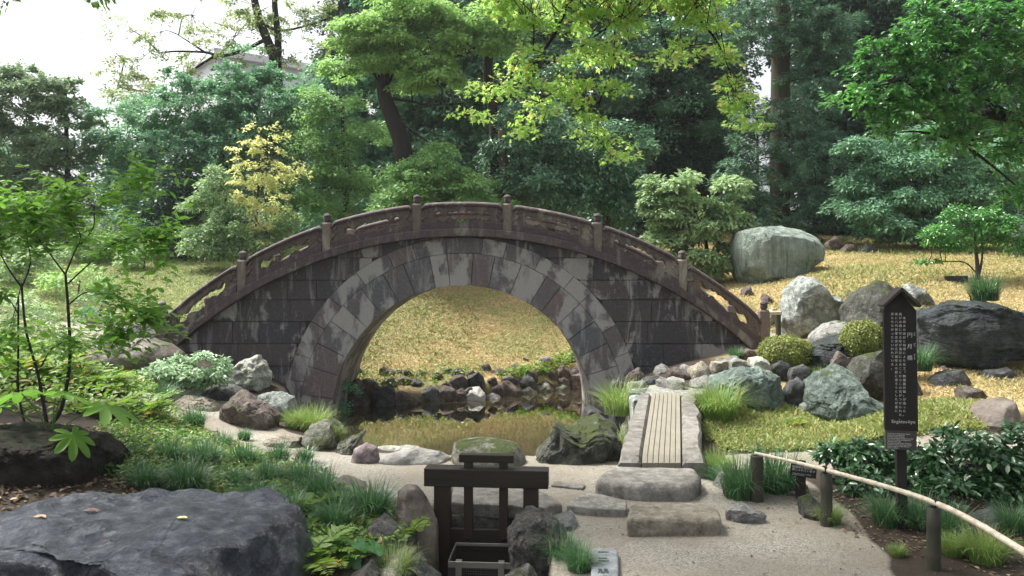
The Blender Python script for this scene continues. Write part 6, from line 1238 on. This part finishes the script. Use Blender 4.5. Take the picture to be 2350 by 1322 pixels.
scatter('leaf_litter', 'brown fallen leaves on the dark earth', [(-60, 1140), (-60, 985), (200, 985), (420, 1060), (700, 1160), (860, 1260), (700, 1310), (560, 1150), (300, 1120)], 3000, 'leaf', .035, LM['litter'], (.002, .015), jit=.25, seed=8)
scatter('leaf_litter', 'brown fallen leaves and twigs between the earth bank and the huge boulder', [(-3.9, 4.0), (-1.2, 4.0), (-1.2, 5.1), (-3.9, 5.1)], 2600, 'leaf', .04, LM['litter'], (.002, .02), jit=.35, seed=18, px=False)
scatter('leaf_litter', 'fallen leaves along the right edge of the gravel path', [(1.9, 5.6), (2.6, 5.3), (3.4, 5.6), (3.6, 4.2), (3.2, 3.0), (2.1, 3.0), (2.15, 4.2), (1.85, 5)], 2000, 'leaf', .03, LM['litter'], (.002, .012), jit=.25, seed=9, px=False)
scatter('leaf_litter', 'a few fallen leaves scattered over the gravel', PATH_XY, 600, 'leaf', .022, LM['litter'], (.004, .01), jit=.25, seed=10, px=False)
scatter('waterside_plants', 'small weeds growing between the stones of the far bank', [(-2.3, 12.1), (-1.2, 12.3), (-.4, 12.8), (-.5, 13.2), (-1.4, 12.9), (-2.5, 12.8)], 700, 'leaf', .05, LM['cover'], (0, .16), jit=.6, seed=21, px=False)
scatter('waterside_plants', 'small bright plants along the far bank of the pond', [(1.9, 14.1), (-.4, 12.65), (-.3, 12.95), (.9, 13.9), (2.1, 14.6)], 3500, 'leaf', .06, LM['cover'], (0, .14), jit=.6, seed=11, px=False)
# loose gravel
r = np.random.default_rng(12); lo = np.array([-1.5, 3.2]); hi = np.array([2.4, 6.8]); q = r.uniform(lo, hi, (60000, 2)); q = q[(seg_sd(q[:, 0], q[:, 1], PATH_XY) > 0) & (seg_sd(q[:, 0], q[:, 1], CHAN) < -.04)]
q = q[:32000]; n = len(q); z = H(q[:, 0], q[:, 1]); oc = np.array([(1, 0, 0), (0, 1, 0), (-1, 0, 0), (0, -1, 0), (0, 0, .7), (0, 0, -.7)]); of = np.array([(0, 1, 4), (1, 2, 4), (2, 3, 4), (3, 0, 4)])
an = r.uniform(0, 6.3, n); s = r.uniform(.0015, .0042, n); c_, s__ = np.cos(an), np.sin(an)
V = np.stack([(oc[None, :, 0] * c_[:, None] - oc[None, :, 1] * s__[:, None] * .7), (oc[None, :, 0] * s__[:, None] + oc[None, :, 1] * c_[:, None] * .7), np.broadcast_to(oc[None, :, 2], (n, 6))], -1) * s[:, None, None] + np.c_[q, z + .001][:, None, :]
me = np_mesh('gravel', V.reshape(-1, 3), (of[None] + (np.arange(n) * 6)[:, None, None]).reshape(-1, 3)); attr(me, 'lv', np.repeat(r.random(n), 6))
t = NT('loose_gravel'); t.pbr(t.ramp(t.attr('lv'), [(0, (.16, .14, .115)), (.6, (.28, .255, .21)), (1, (.42, .4, .34))]), .85, None, .3)
link('gravel', me, t.m, None, kind='stuff', label='loose grit lying on the pale gravel path', cat='gravel')
# fallen things on the big boulder
for (px, py, Y, s_, lb, cc) in [(405, 1198, 3.75, .05, 'single pale yellow leaf lying on the huge wet boulder', (.62, .58, .28)), (235, 1245, 3.6, .09, 'reddish brown curled leaf lying on the huge wet boulder', (.10, .035, .028)), (75, 1195, 3.8, .07, 'tan dry leaf lying at the left of the huge wet boulder', (.30, .2, .12)), (190, 1160, 3.95, .08, 'dark fallen leaf at the back edge of the huge wet boulder', (.07, .03, .022))]:
    g = P(px, py, Y); me = leaf_mesh('fallen_leaf', np.zeros((2, 3)) + [[0, 0, 0], [s_ * .3, .01, .004]], np.array([[.1, -.2, 1], [0, .2, 1.]]), np.array([[1, .4, 0], [.8, -.5, .1]]), s_, 'leaf')
    o = link('fallen_leaf', me, plain_mat('dry_leaf', cc, .6), None, True, label=lb, cat='leaf'); dg_ = bpy.context.evaluated_depsgraph_get(); hit = scene.ray_cast(dg_, Vector((g.x, g.y, 1.2)), Vector((0, 0, -1)))
    o.location = (g.x, g.y, (hit[1].z if hit[0] else g.z) + .006)
if HAZE:
    hm = bpy.data.materials.new('haze_air'); hm.use_nodes = True; nt = hm.node_tree; nt.nodes.clear(); ou = nt.nodes.new('ShaderNodeOutputMaterial'); pv = nt.nodes.new('ShaderNodeVolumePrincipled'); pv.inputs['Density'].default_value = HAZE; pv.inputs['Color'].default_value = (.92, .97, 1, 1); pv.inputs['Anisotropy'].default_value = .3; nt.links.new(pv.outputs[0], ou.inputs['Volume'])
    hz = MB().box(-60, 60, -12, 90, -4, 26).mesh('haze'); link('haze', hz, hm, None, kind='stuff', label='thin pale haze in the air between the trees', cat='haze')
print('TRIS', sum(len(o.data.polygons) for o in C.objects if o.type == 'MESH'))
